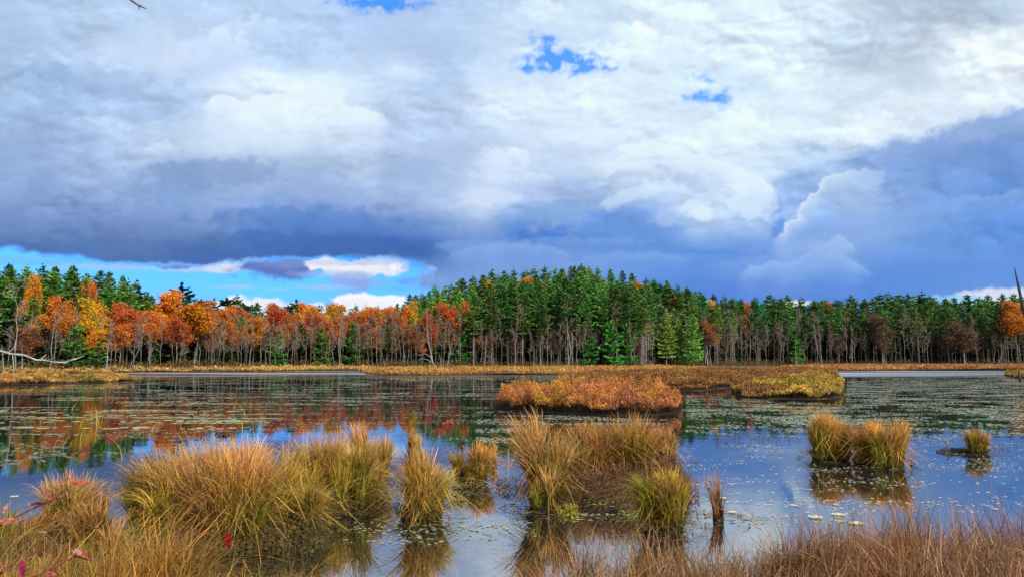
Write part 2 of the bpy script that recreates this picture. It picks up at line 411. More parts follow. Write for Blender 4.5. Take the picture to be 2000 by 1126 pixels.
    puff(100, 508, 260, 10, (120, 178, 236), .45); puff(240, 520, 160, 10, (172, 200, 238), .6); puff(80, 545, 150, 9, (140, 196, 242), .4)
    puff(420, 522, 150, 12, (188, 206, 238), .9, edge=.7); puff(450, 512, 72, 20, (232, 234, 246), .95); puff(330, 502, 60, 10, (190, 204, 234), .8); puff(345, 508, 90, 17, (92, 120, 180), .85); puff(330, 500, 34, 8, (196, 212, 240), .7)
    puff(470, 522, 60, 8, (214, 220, 240), .7)
    puff(548, 522, 100, 37, (98, 126, 196), 1.0, flat=.25, edge=.5); puff(560, 508, 75, 20, (122, 148, 206), .8, edge=.6)
    puff(722, 521, 112, 25, (238, 240, 249), 1.0, flat=.1, am=.6); puff(640, 515, 50, 12, (240, 240, 250), .9); puff(700, 512, 120, 10, (160, 180, 222), .5, edge=.6)
    puff(690, 550, 85, 22, (146, 170, 224), .9, edge=.7, am=.6); puff(640, 560, 70, 9, (176, 196, 234), .6, edge=.6); puff(660, 535, 110, 10, (176, 194, 230), .55, edge=.6); puff(820, 548, 60, 12, (110, 146, 212), .8, edge=.5); puff(852, 518, 26, 15, (226, 230, 246), .95); puff(848, 532, 40, 22, (150, 172, 220), .7, edge=.5)
    puff(440, 560, 90, 5, (170, 204, 242), .7, edge=.8); puff(545, 565, 40, 4, (150, 200, 245), .6, edge=.8); puff(840, 575, 70, 8, (150, 190, 238), .5, edge=.8); puff(780, 562, 60, 8, (110, 168, 232), .4, edge=.8)
    puff(505, 596, 72, 24, (236, 238, 248), 1.0); puff(600, 606, 100, 20, (222, 228, 244), 1.0); puff(725, 592, 88, 23, (238, 240, 250), 1.0); puff(400, 606, 80, 18, (214, 224, 242), .95); puff(300, 612, 80, 18, (200, 216, 240), .8); puff(795, 616, 80, 24, (228, 234, 247), 1.0)
    puff(680, 660, 400, 40, (205, 218, 238), 1.0); puff(100, 660, 400, 40, (150, 190, 235), .8)
    # bright gap low on the right
    q = 1 - np.sqrt(((X - 1965) / 130) ** 2 + ((Y - 582) / 27) ** 2) + 0.3 * d3 + .15 * n3
    over(lin((212, 220, 240)), sstep(0, .35, q)); q2 = 1 - np.sqrt(((X - 1870) / 60) ** 2 + ((Y - 585) / 14) ** 2) + 0.3 * d3
    over(lin((150, 205, 246)), .8 * sstep(0, .4, q2))
    q = 1 - np.sqrt(((X - 1550) / 50) ** 2 + ((Y - 592) / 9) ** 2); over(lin((215, 220, 236)), sstep(0, .5, q + .3 * d3))
    col = np.clip(col, 0.0, 1.0) / 2 ** .20
    RAD = 6000.0
    V = np.stack([dx * RAD, dy * RAD, dz * RAD], -1).reshape(-1, 3)
    ny, nx = X.shape
    i = np.arange(ny * nx).reshape(ny, nx)
    Q = np.stack([i[:-1, :-1], i[1:, :-1], i[1:, 1:], i[:-1, 1:]], -1).reshape(-1, 4)
    m, n, out = new_mat('cloudy_sky')
    at = n.nodes.new('ShaderNodeAttribute'); at.attribute_name = 'tint'
    ac = n.nodes.new('ShaderNodeAttribute'); ac.attribute_name = 'cover'
    ge = n.nodes.new('ShaderNodeNewGeometry')
    nm = n.nodes.new('ShaderNodeVectorMath'); nm.operation = 'NORMALIZE'
    sky = n.nodes.new('ShaderNodeTexSky'); sky.sky_type = 'NISHITA'; sky.sun_disc = False
    sky.sun_elevation = SUN_EL; sky.sun_rotation = SUN_AZ
    n.links.new(ge.outputs['Position'], nm.inputs[0]); n.links.new(nm.outputs['Vector'], sky.inputs['Vector'])
    tintn = n.nodes.new('ShaderNodeMix'); tintn.data_type = 'RGBA'; tintn.blend_type = 'MULTIPLY'; tintn.inputs['Factor'].default_value = 1
    sz = n.nodes.new('ShaderNodeSeparateXYZ'); n.links.new(nm.outputs['Vector'], sz.inputs[0])
    el = n.nodes.new('ShaderNodeMapRange'); el.inputs['From Min'].default_value = .08; el.inputs['From Max'].default_value = .3
    n.links.new(sz.outputs['Z'], el.inputs['Value'])
    dc = n.nodes.new('ShaderNodeMix'); dc.data_type = 'RGBA'
    dc.inputs['A'].default_value = (0.026, 0.080, 0.190, 1); dc.inputs['B'].default_value = (0.020, 0.118, 0.235, 1)      # deep autumn blue
    n.links.new(el.outputs['Result'], dc.inputs['Factor']); n.links.new(dc.outputs['Result'], tintn.inputs['B'])
    n.links.new(sky.outputs['Color'], tintn.inputs['A'])
    # fine wisps over the modelled cloud light
    nn = n.nodes.new('ShaderNodeTexNoise'); nn.inputs['Scale'].default_value = 42; nn.inputs['Detail'].default_value = 5; nn.inputs['Roughness'].default_value = 0.6
    n.links.new(nm.outputs['Vector'], nn.inputs['Vector'])
    mr = n.nodes.new('ShaderNodeMapRange'); mr.inputs['From Min'].default_value = 0.3; mr.inputs['From Max'].default_value = 0.7
    mr.inputs['To Min'].default_value = 0.975; mr.inputs['To Max'].default_value = 1.025
    n.links.new(nn.outputs['Fac'], mr.inputs['Value'])
    vm = n.nodes.new('ShaderNodeVectorMath'); vm.operation = 'SCALE'
    n.links.new(at.outputs['Color'], vm.inputs[0]); n.links.new(mr.outputs['Result'], vm.inputs['Scale'])
    mi = n.nodes.new('ShaderNodeMix'); mi.data_type = 'RGBA'
    n.links.new(ac.outputs['Fac'], mi.inputs['Factor'])
    n.links.new(tintn.outputs['Result'], mi.inputs['A']); n.links.new(vm.outputs['Vector'], mi.inputs['B'])
    em = n.nodes.new('ShaderNodeEmission')
    n.links.new(mi.outputs['Result'], em.inputs['Color'])
    n.links.new(em.outputs[0], out.inputs['Surface'])
    m.cycles.emission_sampling = 'NONE'
    me = mesh('sky', V, Q, m, tint=col.reshape(-1, 3))
    a = me.attributes.new('cover', 'FLOAT', 'POINT')
    a.data.foreach_set('value', np.ascontiguousarray(cover.reshape(-1), np.float32))
    tag(obj('sky', me), kind='structure')
build_sky()

# ------------------------------------------------------------------ ground, pond, hills
SHX = [-500, -200, 0, 250, 500, 700, 900, 1150, 1255, 1275, 1500, 1800, 2000, 2400]
SHY = [84, 90, 97, 108, 126, 138, 148, 156, 160, 196, 204, 198, 190, 180]
def shore(px):
    return np.interp(px, SHX, SHY)

def terrain(x, y):
    x = np.asarray(x, float); y = np.asarray(y, float)
    px = 1000 + F * x / np.maximum(y, 8)
    s = y - shore(px)
    z = -0.7 + 1.0 * sstep(-2, 3, s) + 0.5 * sstep(3, 30, s)
    hx = x - 17; sx = np.where(hx < 0, 37, 52)
    h = 17.5 * np.exp(-0.5 * (hx / sx) ** 2) * sstep(175, 262, y) * sstep(520, 330, y)
    h2 = 7.5 * np.exp(-0.5 * ((x + 108) / 34) ** 2) * sstep(105, 150, y) * sstep(420, 230, y)
    h3 = 3.0 * sstep(200, 330, y)
    z = z + (h + h2 + h3) * sstep(2, 34, s)
    near = sstep(4.4, 2.6, y)
    z = np.maximum(z, -0.7 + near * 1.05)
    side = sstep(150, 220, np.abs(x)) * sstep(260, 100, y)
    return np.maximum(z, -0.7 + 1.6 * side)

def build_ground():
    def axis(a, b, st, far):
        core = np.arange(a, b + st, st)
        e = np.array([10, 40, 120, 400, 1200, far])
        return np.concatenate([(a - e)[::-1], core, b + e])
    xs = axis(-260, 260, 2.5, 4500)
    ys = np.concatenate([[-4500, -1000, -300, -100, -30, -10], np.arange(-2, 8, 0.4), np.arange(8, 80, 8), np.arange(80, 400, 2.5), [420, 480, 600, 900, 1800, 4500]])
    Xg, Yg = np.meshgrid(xs, ys)
    Z = terrain(Xg, Yg)
    Z = Z + 0.25 * fbm(Xg / 9, Yg / 9, 5, 3) * (Z > 0.0)
    V = np.stack([Xg, Yg, Z], -1).reshape(-1, 3)
    ny, nx = Xg.shape; i = np.arange(ny * nx).reshape(ny, nx)
    Q = np.stack([i[:-1, :-1], i[:-1, 1:], i[1:, 1:], i[1:, :-1]], -1).reshape(-1, 4)
    tag(obj('ground', mesh('ground', V, Q, M_SOIL, smooth=True)), kind='structure')
build_ground()

def build_water():
    m, n, out = new_mat('pond_water')
    p = n.nodes.new('ShaderNodeBsdfPrincipled')
    p.inputs['Base Color'].default_value = (0.006, 0.009, 0.012, 1)
    p.inputs['IOR'].default_value = 7.0
    t = n.nodes.new('ShaderNodeNewGeometry')
    # ruffled bands far out, glassy near the viewer
    sep = n.nodes.new('ShaderNodeSeparateXYZ'); n.links.new(t.outputs['Position'], sep.inputs[0])
    mp = n.nodes.new('ShaderNodeMapping'); mp.inputs['Scale'].default_value = (0.018, 0.16, 1)
    n.links.new(t.outputs['Position'], mp.inputs['Vector'])
    nb = n.nodes.new('ShaderNodeTexNoise'); nb.inputs['Scale'].default_value = 1; nb.inputs['Detail'].default_value = 3
    n.links.new(mp.outputs['Vector'], nb.inputs['Vector'])
    band = n.nodes.new('ShaderNodeMapRange'); band.inputs['From Min'].default_value = 0.48; band.inputs['From Max'].default_value = 0.62
    n.links.new(nb.outputs['Fac'], band.inputs['Value'])
    dist = n.nodes.new('ShaderNodeMapRange'); dist.inputs['From Min'].default_value = 22; dist.inputs['From Max'].default_value = 55
    n.links.new(sep.outputs['Y'], dist.inputs['Value'])
    far = n.nodes.new('ShaderNodeMapRange'); far.inputs['From Min'].default_value = 74; far.inputs['From Max'].default_value = 100
    n.links.new(sep.outputs['Y'], far.inputs['Value'])
    mul = n.nodes.new('ShaderNodeMath'); mul.operation = 'MULTIPLY'
    n.links.new(band.outputs['Result'], mul.inputs[0]); n.links.new(dist.outputs['Result'], mul.inputs[1])
    mu2 = n.nodes.new('ShaderNodeMath'); mu2.operation = 'MULTIPLY'; mu2.inputs[1].default_value = 0.10
    n.links.new(mul.outputs[0], mu2.inputs[0])
    ad = n.nodes.new('ShaderNodeMath'); ad.operation = 'MULTIPLY_ADD'; ad.inputs[1].default_value = 0.45
    fm = n.nodes.new('ShaderNodeMath'); fm.operation = 'MULTIPLY'
    fb = n.nodes.new('ShaderNodeMapRange'); fb.inputs['From Min'].default_value = 0.38; fb.inputs['From Max'].default_value = 0.56; fb.inputs['To Min'].default_value = .12
    n.links.new(nb.outputs['Fac'], fb.inputs['Value'])
    n.links.new(far.outputs['Result'], fm.inputs[0]); n.links.new(fb.outputs['Result'], fm.inputs[1])
    n.links.new(fm.outputs[0], ad.inputs[0]); n.links.new(mu2.outputs[0], ad.inputs[2])
    ad2 = n.nodes.new('ShaderNodeMath'); ad2.operation = 'ADD'; ad2.inputs[1].default_value = 0.018
    n.links.new(ad.outputs[0], ad2.inputs[0])
    n.links.new(ad2.outputs[0], p.inputs['Roughness'])
    w1 = n.nodes.new('ShaderNodeTexNoise'); w1.inputs['Scale'].default_value = 1.6; w1.inputs['Detail'].default_value = 4
    n.links.new(t.outputs['Position'], w1.inputs['Vector'])
    b = n.nodes.new('ShaderNodeBump'); b.inputs['Strength'].default_value = 0.10; b.inputs['Distance'].default_value = 0.02
    n.links.new(w1.outputs['Fac'], b.inputs['Height']); n.links.new(b.outputs['Normal'], p.inputs['Normal'])
    n.links.new(p.outputs[0], out.inputs['Surface'])
    xs = np.linspace(-420, 420, 9); ys = np.linspace(2.2, 330, 9)
    Xg, Yg = np.meshgrid(xs, ys)
    V = np.stack([Xg, Yg, 0 * Xg], -1).reshape(-1, 3)
    i = np.arange(81).reshape(9, 9)
    Q = np.stack([i[:-1, :-1], i[:-1, 1:], i[1:, 1:], i[1:, :-1]], -1).reshape(-1, 4)
    tag(obj('water', mesh('water', V, Q, m)), kind='structure')
build_water()

# ------------------------------------------------------------------ plant geometry
def tubes(segs, sides=4):
    """segs (n,8): p0, p1, r0, r1 -> quads"""
    s = np.asarray(segs, float)
    p0, p1, r0, r1 = s[:, :3], s[:, 3:6], s[:, 6], s[:, 7]
    d = p1 - p0; d /= np.maximum(np.linalg.norm(d, axis=1, keepdims=True), 1e-6)
    ref = np.where(np.abs(d[:, 2:3]) > 0.9, [[1.0, 0, 0]], [[0, 0, 1.0]])
    a = np.cross(d, ref); a /= np.linalg.norm(a, axis=1, keepdims=True)
    b = np.cross(d, a)
    th = np.arange(sides) * 2 * math.pi / sides
    ring = np.cos(th)[None, :, None] * a[:, None, :] + np.sin(th)[None, :, None] * b[:, None, :]
    V = np.concatenate([p0[:, None] + ring * r0[:, None, None], p1[:, None] + ring * r1[:, None, None]], 1)
    n = len(s); base = (np.arange(n) * 2 * sides)[:, None]
    k = np.arange(sides); k2 = (k + 1) % sides
    Q = np.stack([base + k, base + k2, base + k2 + sides, base + k + sides], -1).reshape(-1, 4)
    V = V.reshape(-1, 3)
    return V, Q, np.ones((len(V), 3)) * 0.5

def leaves(P, size, tint, g, flat=0.0, long=1.0, axis=None):
    """small quads at P; flat=1 keeps them level; axis = preferred long direction"""
    n = len(P)
    u = g.normal(size=(n, 3)) if axis is None else axis + g.normal(size=(n, 3)) * 0.35
    v = g.normal(size=(n, 3))
    u[:, 2] *= (1 - flat); v[:, 2] *= (1 - flat)
    u /= np.linalg.norm(u, axis=1, keepdims=True) + 1e-9
    v -= (v * u).sum(1, keepdims=True) * u
    v /= np.linalg.norm(v, axis=1, keepdims=True) + 1e-9
    su = (size * 0.5 * long)[:, None] * u; sv = (size * 0.5)[:, None] * v
    V = np.stack([P - su, P - sv * 0.8 + su * 0.1, P + su, P + sv * 0.8 + su * 0.1], 1).reshape(-1, 3)
    Q = np.arange(n * 4).reshape(n, 4)
    return V, Q, np.repeat(tint, 4, axis=0)

def blades(P, h, az, lean, w, cb, ct, g, segs=5, curl=0.25, kink=0.0, cm=None):
    """curved grass blades rooted at P"""
    n = len(P)
    t = np.linspace(0, 1, segs + 1)[None, :]
    hh = h[:, None]; L = lean[:, None]
    up = hh * (t - curl * np.clip(L, 0, 1.4) * t ** 3)
    out = hh * L * t ** 1.9
    wob = 0.03 * hh * np.sin(t * 5 + g.uniform(0, 6, (n, 1)))
    x = P[:, 0:1] + out * np.cos(az)[:, None] + wob * t
    y = P[:, 1:2] + out * np.sin(az)[:, None]
    z = P[:, 2:3] + up
    if kink:
        kk = (g.uniform(0, 1, (n, 1)) < kink); tb = g.uniform(.35, .9, (n, 1)); q = np.maximum(t - tb, 0) * kk
        ka = az[:, None] + g.normal(0, 1.0, (n, 1))
        x = x + q * hh * .8 * np.cos(ka); y = y + q * hh * .8 * np.sin(ka); z = z - q * hh * g.uniform(.6, 1.7, (n, 1))
        ph = g.uniform(0, 6.28, (n, 2))
        x = x + .022 * hh * np.sin(t * 9 + ph[:, :1]) * t; y = y + .022 * hh * np.sin(t * 8 + ph[:, 1:]) * t
    sa = g.uniform(0, math.pi, n)[:, None]
    ww = w[:, None] * 0.5 * (1 - 0.85 * t ** 1.6)
    ax, ay = np.cos(sa) * ww, np.sin(sa) * ww
    V = np.stack([np.stack([x - ax, y - ay, z], -1), np.stack([x + ax, y + ay, z], -1)], 2).reshape(-1, 3)
    k = np.arange(n)[:, None] * (2 * (segs + 1)) + 2 * np.arange(segs)[None, :]
    Q = np.stack([k, k + 1, k + 3, k + 2], -1).reshape(-1, 4)
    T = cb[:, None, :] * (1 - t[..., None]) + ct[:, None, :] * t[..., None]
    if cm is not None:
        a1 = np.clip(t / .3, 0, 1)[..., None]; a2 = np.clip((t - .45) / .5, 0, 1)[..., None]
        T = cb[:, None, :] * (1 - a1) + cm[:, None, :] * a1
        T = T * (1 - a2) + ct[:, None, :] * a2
    T = np.repeat(T[:, :, None, :], 2, 2).reshape(-1, 3)
    return V, Q, T

def mixc(a, b, f):
    a = np.asarray(a); b = np.asarray(b)
    return a * (1 - f[:, None]) + b * f[:, None]

def pine_data(g, H=18.0, c0=0.42, rad=2.9, dens=1.0, dark=False, dead=True):
    segs = []; P = []; Ax = []; Tn = []
    lx, ly = g.uniform(-.4, .4, 2)
    def axis(z):
        t = z / H
        return np.array([lx * t * t, ly * t * t, z])
    zs = np.linspace(0, H, 9)
    for a, b in zip(zs[:-1], zs[1:]):
        segs.append([*axis(a), *axis(b), 0.20 * (1 - a / H) ** 0.8 + 0.02, 0.20 * (1 - b / H) ** 0.8 + 0.02])
    z = c0 * H
    while z < H - 0.3:
        t = (z - c0 * H) / (H * (1 - c0))
        Lm = rad * (0.55 + 0.45 * min(1, t * 3)) * (1 - t ** 1.9) + 0.35
        nb = g.integers(4, 7); a0 = g.uniform(0, 6.28)
        for k in range(nb):
            if g.random() < 0.12: continue
            a = a0 + k * 6.283 / nb + g.uniform(-.35, .35)
            L = Lm * g.uniform(0.5, 1.15)
            rise = g.uniform(0.0, 0.25) + 0.45 * t ** 2
            c, s = math.cos(a), math.sin(a)
            o = axis(z)
            e = o + np.array([c * L, s * L, L * rise])
            mid = (o + e) / 2 - np.array([0, 0, 0.06 * L])
            segs.append([*o, *mid, 0.04, 0.03]); segs.append([*mid, *e, 0.03, 0.012])
            m = int(max(5, L * 17 * dens))
            u = g.uniform(0.22, 1.05, m)
            side = g.normal(0, 1, m) * 0.20 * L * (1.25 - u)
            q = o[None] + (e - o)[None] * u[:, None]
            q[:, 0] += -s * side; q[:, 1] += c * side
            q[:, 2] += g.normal(0.03, 0.07, m) - 0.08 * np.abs(side) + 0.10 * u * u * L * .5
            P.append(q)
            ax = np.tile([c, s, 0.25], (m, 1)); ax[:, 0] += -s * np.sign(side) * 0.6; ax[:, 1] += c * np.sign(side) * 0.6
            Ax.append(ax); Tn.append(np.full(m, g.uniform(0, 1)))
        z += g.uniform(0.45, 0.95) * (1 - 0.25 * t)
    P.append(np.array([[lx, ly, H - 0.1 + 0.08 * k] for k in range(5)]))
    Ax.append(np.tile([0, 0, 1.0], (5, 1))); Tn.append(np.full(5, .5))
    if dead:
        for k in range(26):
            zz = g.uniform(0.08, c0 + 0.02) * H; a = g.uniform(0, 6.28); L = g.uniform(0.5, 1.9)
            o = axis(zz)
            segs.append([*o, *(o + [math.cos(a) * L, math.sin(a) * L, g.uniform(-.25, .15) * L]), 0.03, 0.008])
    P = np.concatenate(P); Ax = np.concatenate(Ax); Tn = np.concatenate(Tn)
    n = len(P)
    f = np.clip(Tn * 0.6 + g.uniform(0, .5, n), 0, 1)
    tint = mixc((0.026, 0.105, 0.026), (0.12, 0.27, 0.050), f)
    if dark: tint = mixc((0.008, 0.030, 0.014), (0.025, 0.07, 0.022), f)  # near-black needles, shade of the inner wood put into their colour
    fol = leaves(P, g.uniform(0.30, 0.52, n), tint, g, flat=0.45, long=1.5, axis=Ax)
    return fol, tubes(segs, 5)

def branch_tree(g, H=12.0, spread=0.5, levels=4, r=0.13, first=0.4, upright=0.75):
    """recursive limbs; returns segments and twig tips"""
    segs = []; tips = []
    def grow(p, d, L, rr, lv):
        n = 3
        for k in range(n):
            d2 = d + g.normal(0, 0.10, 3); d2[2] += 0.03 if lv else 0.0
            d2 /= np.linalg.norm(d2)
            q = p + d2 * L / n
            segs.append([*p, *q, rr, rr * 0.80]); rr *= 0.80
            p, d = q, d2
            if lv < levels and (lv > 0 or k > 0):
                for _ in range(2 if lv < levels - 1 else 3):
                    side = g.normal(0, 1, 3); side[2] = abs(side[2]) * 0.3
                    side -= side.dot(d) * d; side /= np.linalg.norm(side)
                    nd = d * (1 - spread) + side * spread * g.uniform(.7, 1.3)
                    nd[2] = nd[2] + 0.25 * upright; nd /= np.linalg.norm(nd)
                    grow(p, nd, L * g.uniform(0.42, 0.62), rr * 0.55, lv + 1)
        tips.append(p)
        if lv >= levels - 1: tips.append(p - d * L * .4)
    grow(np.zeros(3), np.array([g.normal(0, .04), g.normal(0, .04), 1.0]), H * first, r, -1 + 0)
    return np.array(segs), np.array(tips)

def trunk_and_limbs(g, H, spread, r, base=0.4, nlimb=9, levels=2, wob=0.25):
    """a tapered, slightly bent stem with limbs that branch again"""
    segs = []; tips = []
    pts = [np.zeros(3)]
    dx, dy = g.normal(0, 0.03, 2)
    for k in range(1, 9):
        pts.append(np.array([dx * H * k / 8 + g.normal(0, wob * .3), dy * H * k / 8 + g.normal(0, wob * .3), H * k / 8]))
    for k in range(8):
        segs.append([*pts[k], *pts[k + 1], r * (1 - k / 8.6), r * (1 - (k + 1) / 8.6)])
    def limb(p, d, L, rr, lv):
        n = 3
        for k in range(n):
            d = d + g.normal(0, 0.13, 3); d[2] += 0.10; d /= np.linalg.norm(d)
            q = p + d * L / n
            segs.append([*p, *q, rr, rr * 0.7]); rr *= .7; p = q
            if lv > 0:
                for _ in range(2):
                    s = g.normal(0, 1, 3); nd = d + s / np.linalg.norm(s) * 0.9; nd[2] += .15; nd /= np.linalg.norm(nd)
                    limb(p, nd, L * g.uniform(.35, .55), rr * .7, lv - 1)
        tips.append(p)
    for k in range(nlimb):
        t = base + (1 - base) * (k + g.uniform(0, .8)) / nlimb
        i = min(7, int(t * 8)); p = pts[i] + (pts[i + 1] - pts[i]) * (t * 8 - i)
        a = g.uniform(0, 6.28)
        up = 0.5 + 0.6 * t
        d = np.array([math.cos(a), math.sin(a), up]); d /= np.linalg.norm(d)
        limb(p, d, spread * (1.15 - 0.6 * t) * g.uniform(.7, 1.2), r * 0.42 * (1.15 - t), levels)
    tips.append(pts[-1])
    return np.array(segs), np.array(tips)

def maple_data(g, H=12.0, spread=3.4, dens=1.0, base=.38):
    segs, tips = trunk_and_limbs(g, H * .88, spread, 0.17, base, 13, 2)
    tips = tips[tips[:, 2] > H * .36]
    # leaf clouds round twig tips, with gaps
    k = int(60 * dens)
    P = np.repeat(tips, k, 0); n = len(P)
    if n > 7500: P = P[g.choice(n, 7500, replace=False)]; n = len(P)
    P = P + g.normal(0, 1, (n, 3)) * np.array([.50, .50, .30])
    cl = fbm(P[:, 0] * .9 + P[:, 2], P[:, 1] * .9 - P[:, 2] * .7, 3, 2)
    f = np.clip(0.5 + cl * .8 + g.normal(0, .18, n), 0, 1)
    v = mixc((0.62,) * 3, (1.25,) * 3, f)
    return (P, g.uniform(.20, .40, n), v), tubes(segs, 4)

def tinted(md, base, g, alt=None):
    P, s, v = md
    c = np.tile(np.asarray(base, float), (len(P), 1))
    if alt is not None:
        f = sstep(-.25, .35, fbm(P[:, 0] * .5 + 3, P[:, 2] * .5 + P[:, 1] * .4, 8, 2))
        c = mixc(base, alt, f)
    return leaves(P, s, c * v, g, flat=.15, long=1.15)

# ---- variants
PINES = []
for k in range(5):
    g = np.random.default_rng(100 + k)
    PINES.append(pine_data(g, 18, [.40, .48, .36, .52, .44][k], [3.0, 2.6, 3.3, 2.5, 2.8][k]))
for k in range(3):
    g = np.random.default_rng(150 + k)
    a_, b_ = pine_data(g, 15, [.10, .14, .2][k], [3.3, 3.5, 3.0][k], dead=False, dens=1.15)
    PINES.append(((a_[0], a_[1], a_[2] * np.array([1.95, 1.55, 1.2])), b_))  # bushy pines tinted lighter and yellower, painted sunlight for the hill
DARK = []
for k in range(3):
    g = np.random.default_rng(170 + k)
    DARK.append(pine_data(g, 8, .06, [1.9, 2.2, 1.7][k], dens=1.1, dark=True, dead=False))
YOUNG = pine_data(np.random.default_rng(190), 6, .05, 2.0, dens=1.3, dead=False)

def me_of(name, d, mat, smooth=False):
    return mesh(name, d[0], d[1], mat, tint=d[2], smooth=smooth)

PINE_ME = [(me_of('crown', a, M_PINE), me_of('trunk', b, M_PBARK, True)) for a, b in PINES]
DARK_ME = [(me_of('crown', a, M_PINE), me_of('trunk', b, M_PBARK, True)) for a, b in DARK]
yf = (YOUNG[0][0], YOUNG[0][1], YOUNG[0][2] * np.array([1.3, 1.35, 1.0]))
YOUNG_ME = (me_of('crown', yf, M_PINE), me_of('trunk', YOUNG[1], M_PBARK, True))
BARE_ME = []
for k in range(7):
    g = np.random.default_rng(300 + k)
    segs, tips = trunk_and_limbs(g, 11, 1.9, 0.10, .35, 9, 2, .35)
    thin = segs.copy(); thin[:, 6:] = np.maximum(thin[:, 6:], 0.013)
    n = 130; P = tips[g.integers(0, len(tips), n)] + g.normal(0, .25, (n, 3))
    lf = leaves(P, g.uniform(.12, .2, n), np.tile((.30, .12, .04), (n, 1)), g)
    BARE_ME.append((me_of('crown', lf, M_LEAF), me_of('trunk', tubes(thin, 4), M_BARK, True)))
SNAG_ME = []
for k in range(5):
    g = np.random.default_rng(400 + k)
    H = 9.0; segs = []
    lean = g.normal(0, .05, 2)
    for j in range(8):
        z0, z1 = H * j / 8, H * (j + 1) / 8
        segs.append([lean[0] * z0, lean[1] * z0, z0, lean[0] * z1, lean[1] * z1, z1, .12 * (1 - j / 9), .12 * (1 - (j + 1) / 9)])
    for j in range(46):
        z = g.uniform(.10, .95) * H; a = g.uniform(0, 6.28); L = g.uniform(.4, 1.5) * (1.1 - z / H)
        p = np.array([lean[0] * z, lean[1] * z, z]); q = p + [math.cos(a) * L, math.sin(a) * L, g.uniform(-.3, .05) * L]
        segs.append([*p, *q, .025, .010])
        if L > .7:
            for _ in range(3):
                m_ = p + (q - p) * g.uniform(.4, 1); segs.append([*m_, *(m_ + g.normal(0, .16, 3)), .012, .006])
    SNAG_ME.append(me_of('dead_trunk', tubes(segs, 5), M_DEAD, True))

def plant_tree(name, mes, x, y, h, h0, label, cat, group, rz=None, wide=1.0, z=None):
    """h = wanted height, h0 = height of the variant"""
    z = float(terrain(x, y)) - 0.1 if z is None else z
    o = empty(name, (x, y, z), rng.uniform(0, 6.28) if rz is None else rz)
    s = h / h0
    o.scale = (s * wide, s * wide, s)
    if isinstance(mes, tuple):
        obj('crown', mes[0], o); obj('trunk', mes[1], o)
    else:
        obj('trunk', mes, o)
    return tag(o, label, cat, group)

# ---- skyline of the far trees
SKX = [-400, -100, 0, 60, 130, 200, 260, 292, 330, 420, 500, 560, 640, 700, 750, 775, 800, 850, 900, 950, 1020, 1060, 1130, 1200, 1260, 1300, 1350, 1420, 1500, 1600, 1700, 1760, 1850, 1900, 1960, 2050, 2400]
SKYY = [520, 520, 520, 520, 524, 534, 545, 568, 575, 570, 578, 592, 590, 590, 600, 598, 584, 562, 544, 537, 531, 529, 522, 535, 549, 553, 563, 574, 572, 578, 572, 568, 573, 574, 572, 570, 570]
def sky_y(px): return float(np.interp(px, SKX, SKYY)) - float(np.interp(px, [200, 300, 740, 800, 1250, 1400], [5, 3, 3, 9, 9, 0]))
def pxof(x, y): return 1000 + F * x / y

pines = []   # (x, y, height, variant, zone)
def pine_row(px0, px1, dist, gap, ytop_off, jit, variants, zone, prob=1.0, hmax=22, hmin=6):
    px = px0
    while px < px1:
        D = (dist(px) if callable(dist) else dist) + rng.uniform(-2.0, 2.0)
        if rng.random() < prob:
            x = (px - 1000) / F * D
            zt = float(ztop(px, sky_y(px) + ytop_off + abs(rng.normal(0, jit)), D))
            hgt = zt - float(terrain(x, D))
            hgt = min(hgt, hmax * rng.uniform(.82, 1.05))
            if hgt > hmin:
                pines.append((x, D, hgt, int(rng.choice(variants)), zone))
        px += gap * F / D * rng.uniform(0.7, 1.35)
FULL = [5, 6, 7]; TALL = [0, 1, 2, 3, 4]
# wooded rise on the left
pine_row(-700, 300, lambda p: shore(p) + 10, 3.4, 34, 18, [2, 5, 6, 0], 'left', .85)
pine_row(-700, 300, lambda p: shore(p) + 19, 3.0, 14, 12, FULL + [2], 'left')
pine_row(-700, 296, lambda p: shore(p) + 30, 3.0, 5, 7, FULL + [2], 'left')
pine_row(-700, 290, lambda p: shore(p) + 43, 3.0, 0, 5, FULL + [0], 'left')
# scattered pines over the maples
pine_row(300, 775, lambda p: shore(p) + 22, 4.2, 0, 12, [0, 2, 4], 'maple', .9)
pine_row(300, 930, lambda p: shore(p) + 7, 4.2, 34, 24, [0, 6, 2], 'maple', .9)
# hillside
for D, off, jit in [(196, 52, 9), (210, 38, 8), (224, 26, 7), (238, 15, 6), (252, 4, 8), (266, -3, 8)]:
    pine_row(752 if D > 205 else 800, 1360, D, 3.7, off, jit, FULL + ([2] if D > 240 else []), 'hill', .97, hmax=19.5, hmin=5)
# tall stand under the hill
pine_row(925, 1262, lambda p: shore(p) + 4, 3.0, 32, 12, TALL, 'front', .9, hmax=21)
pine_row(930, 1270, lambda p: shore(p) + 10, 2.8, 24, 10, TALL, 'front', hmax=22)
pine_row(940, 1290, lambda p: shore(p) + 18, 2.8, 14, 8, TALL, 'front', hmax=22)
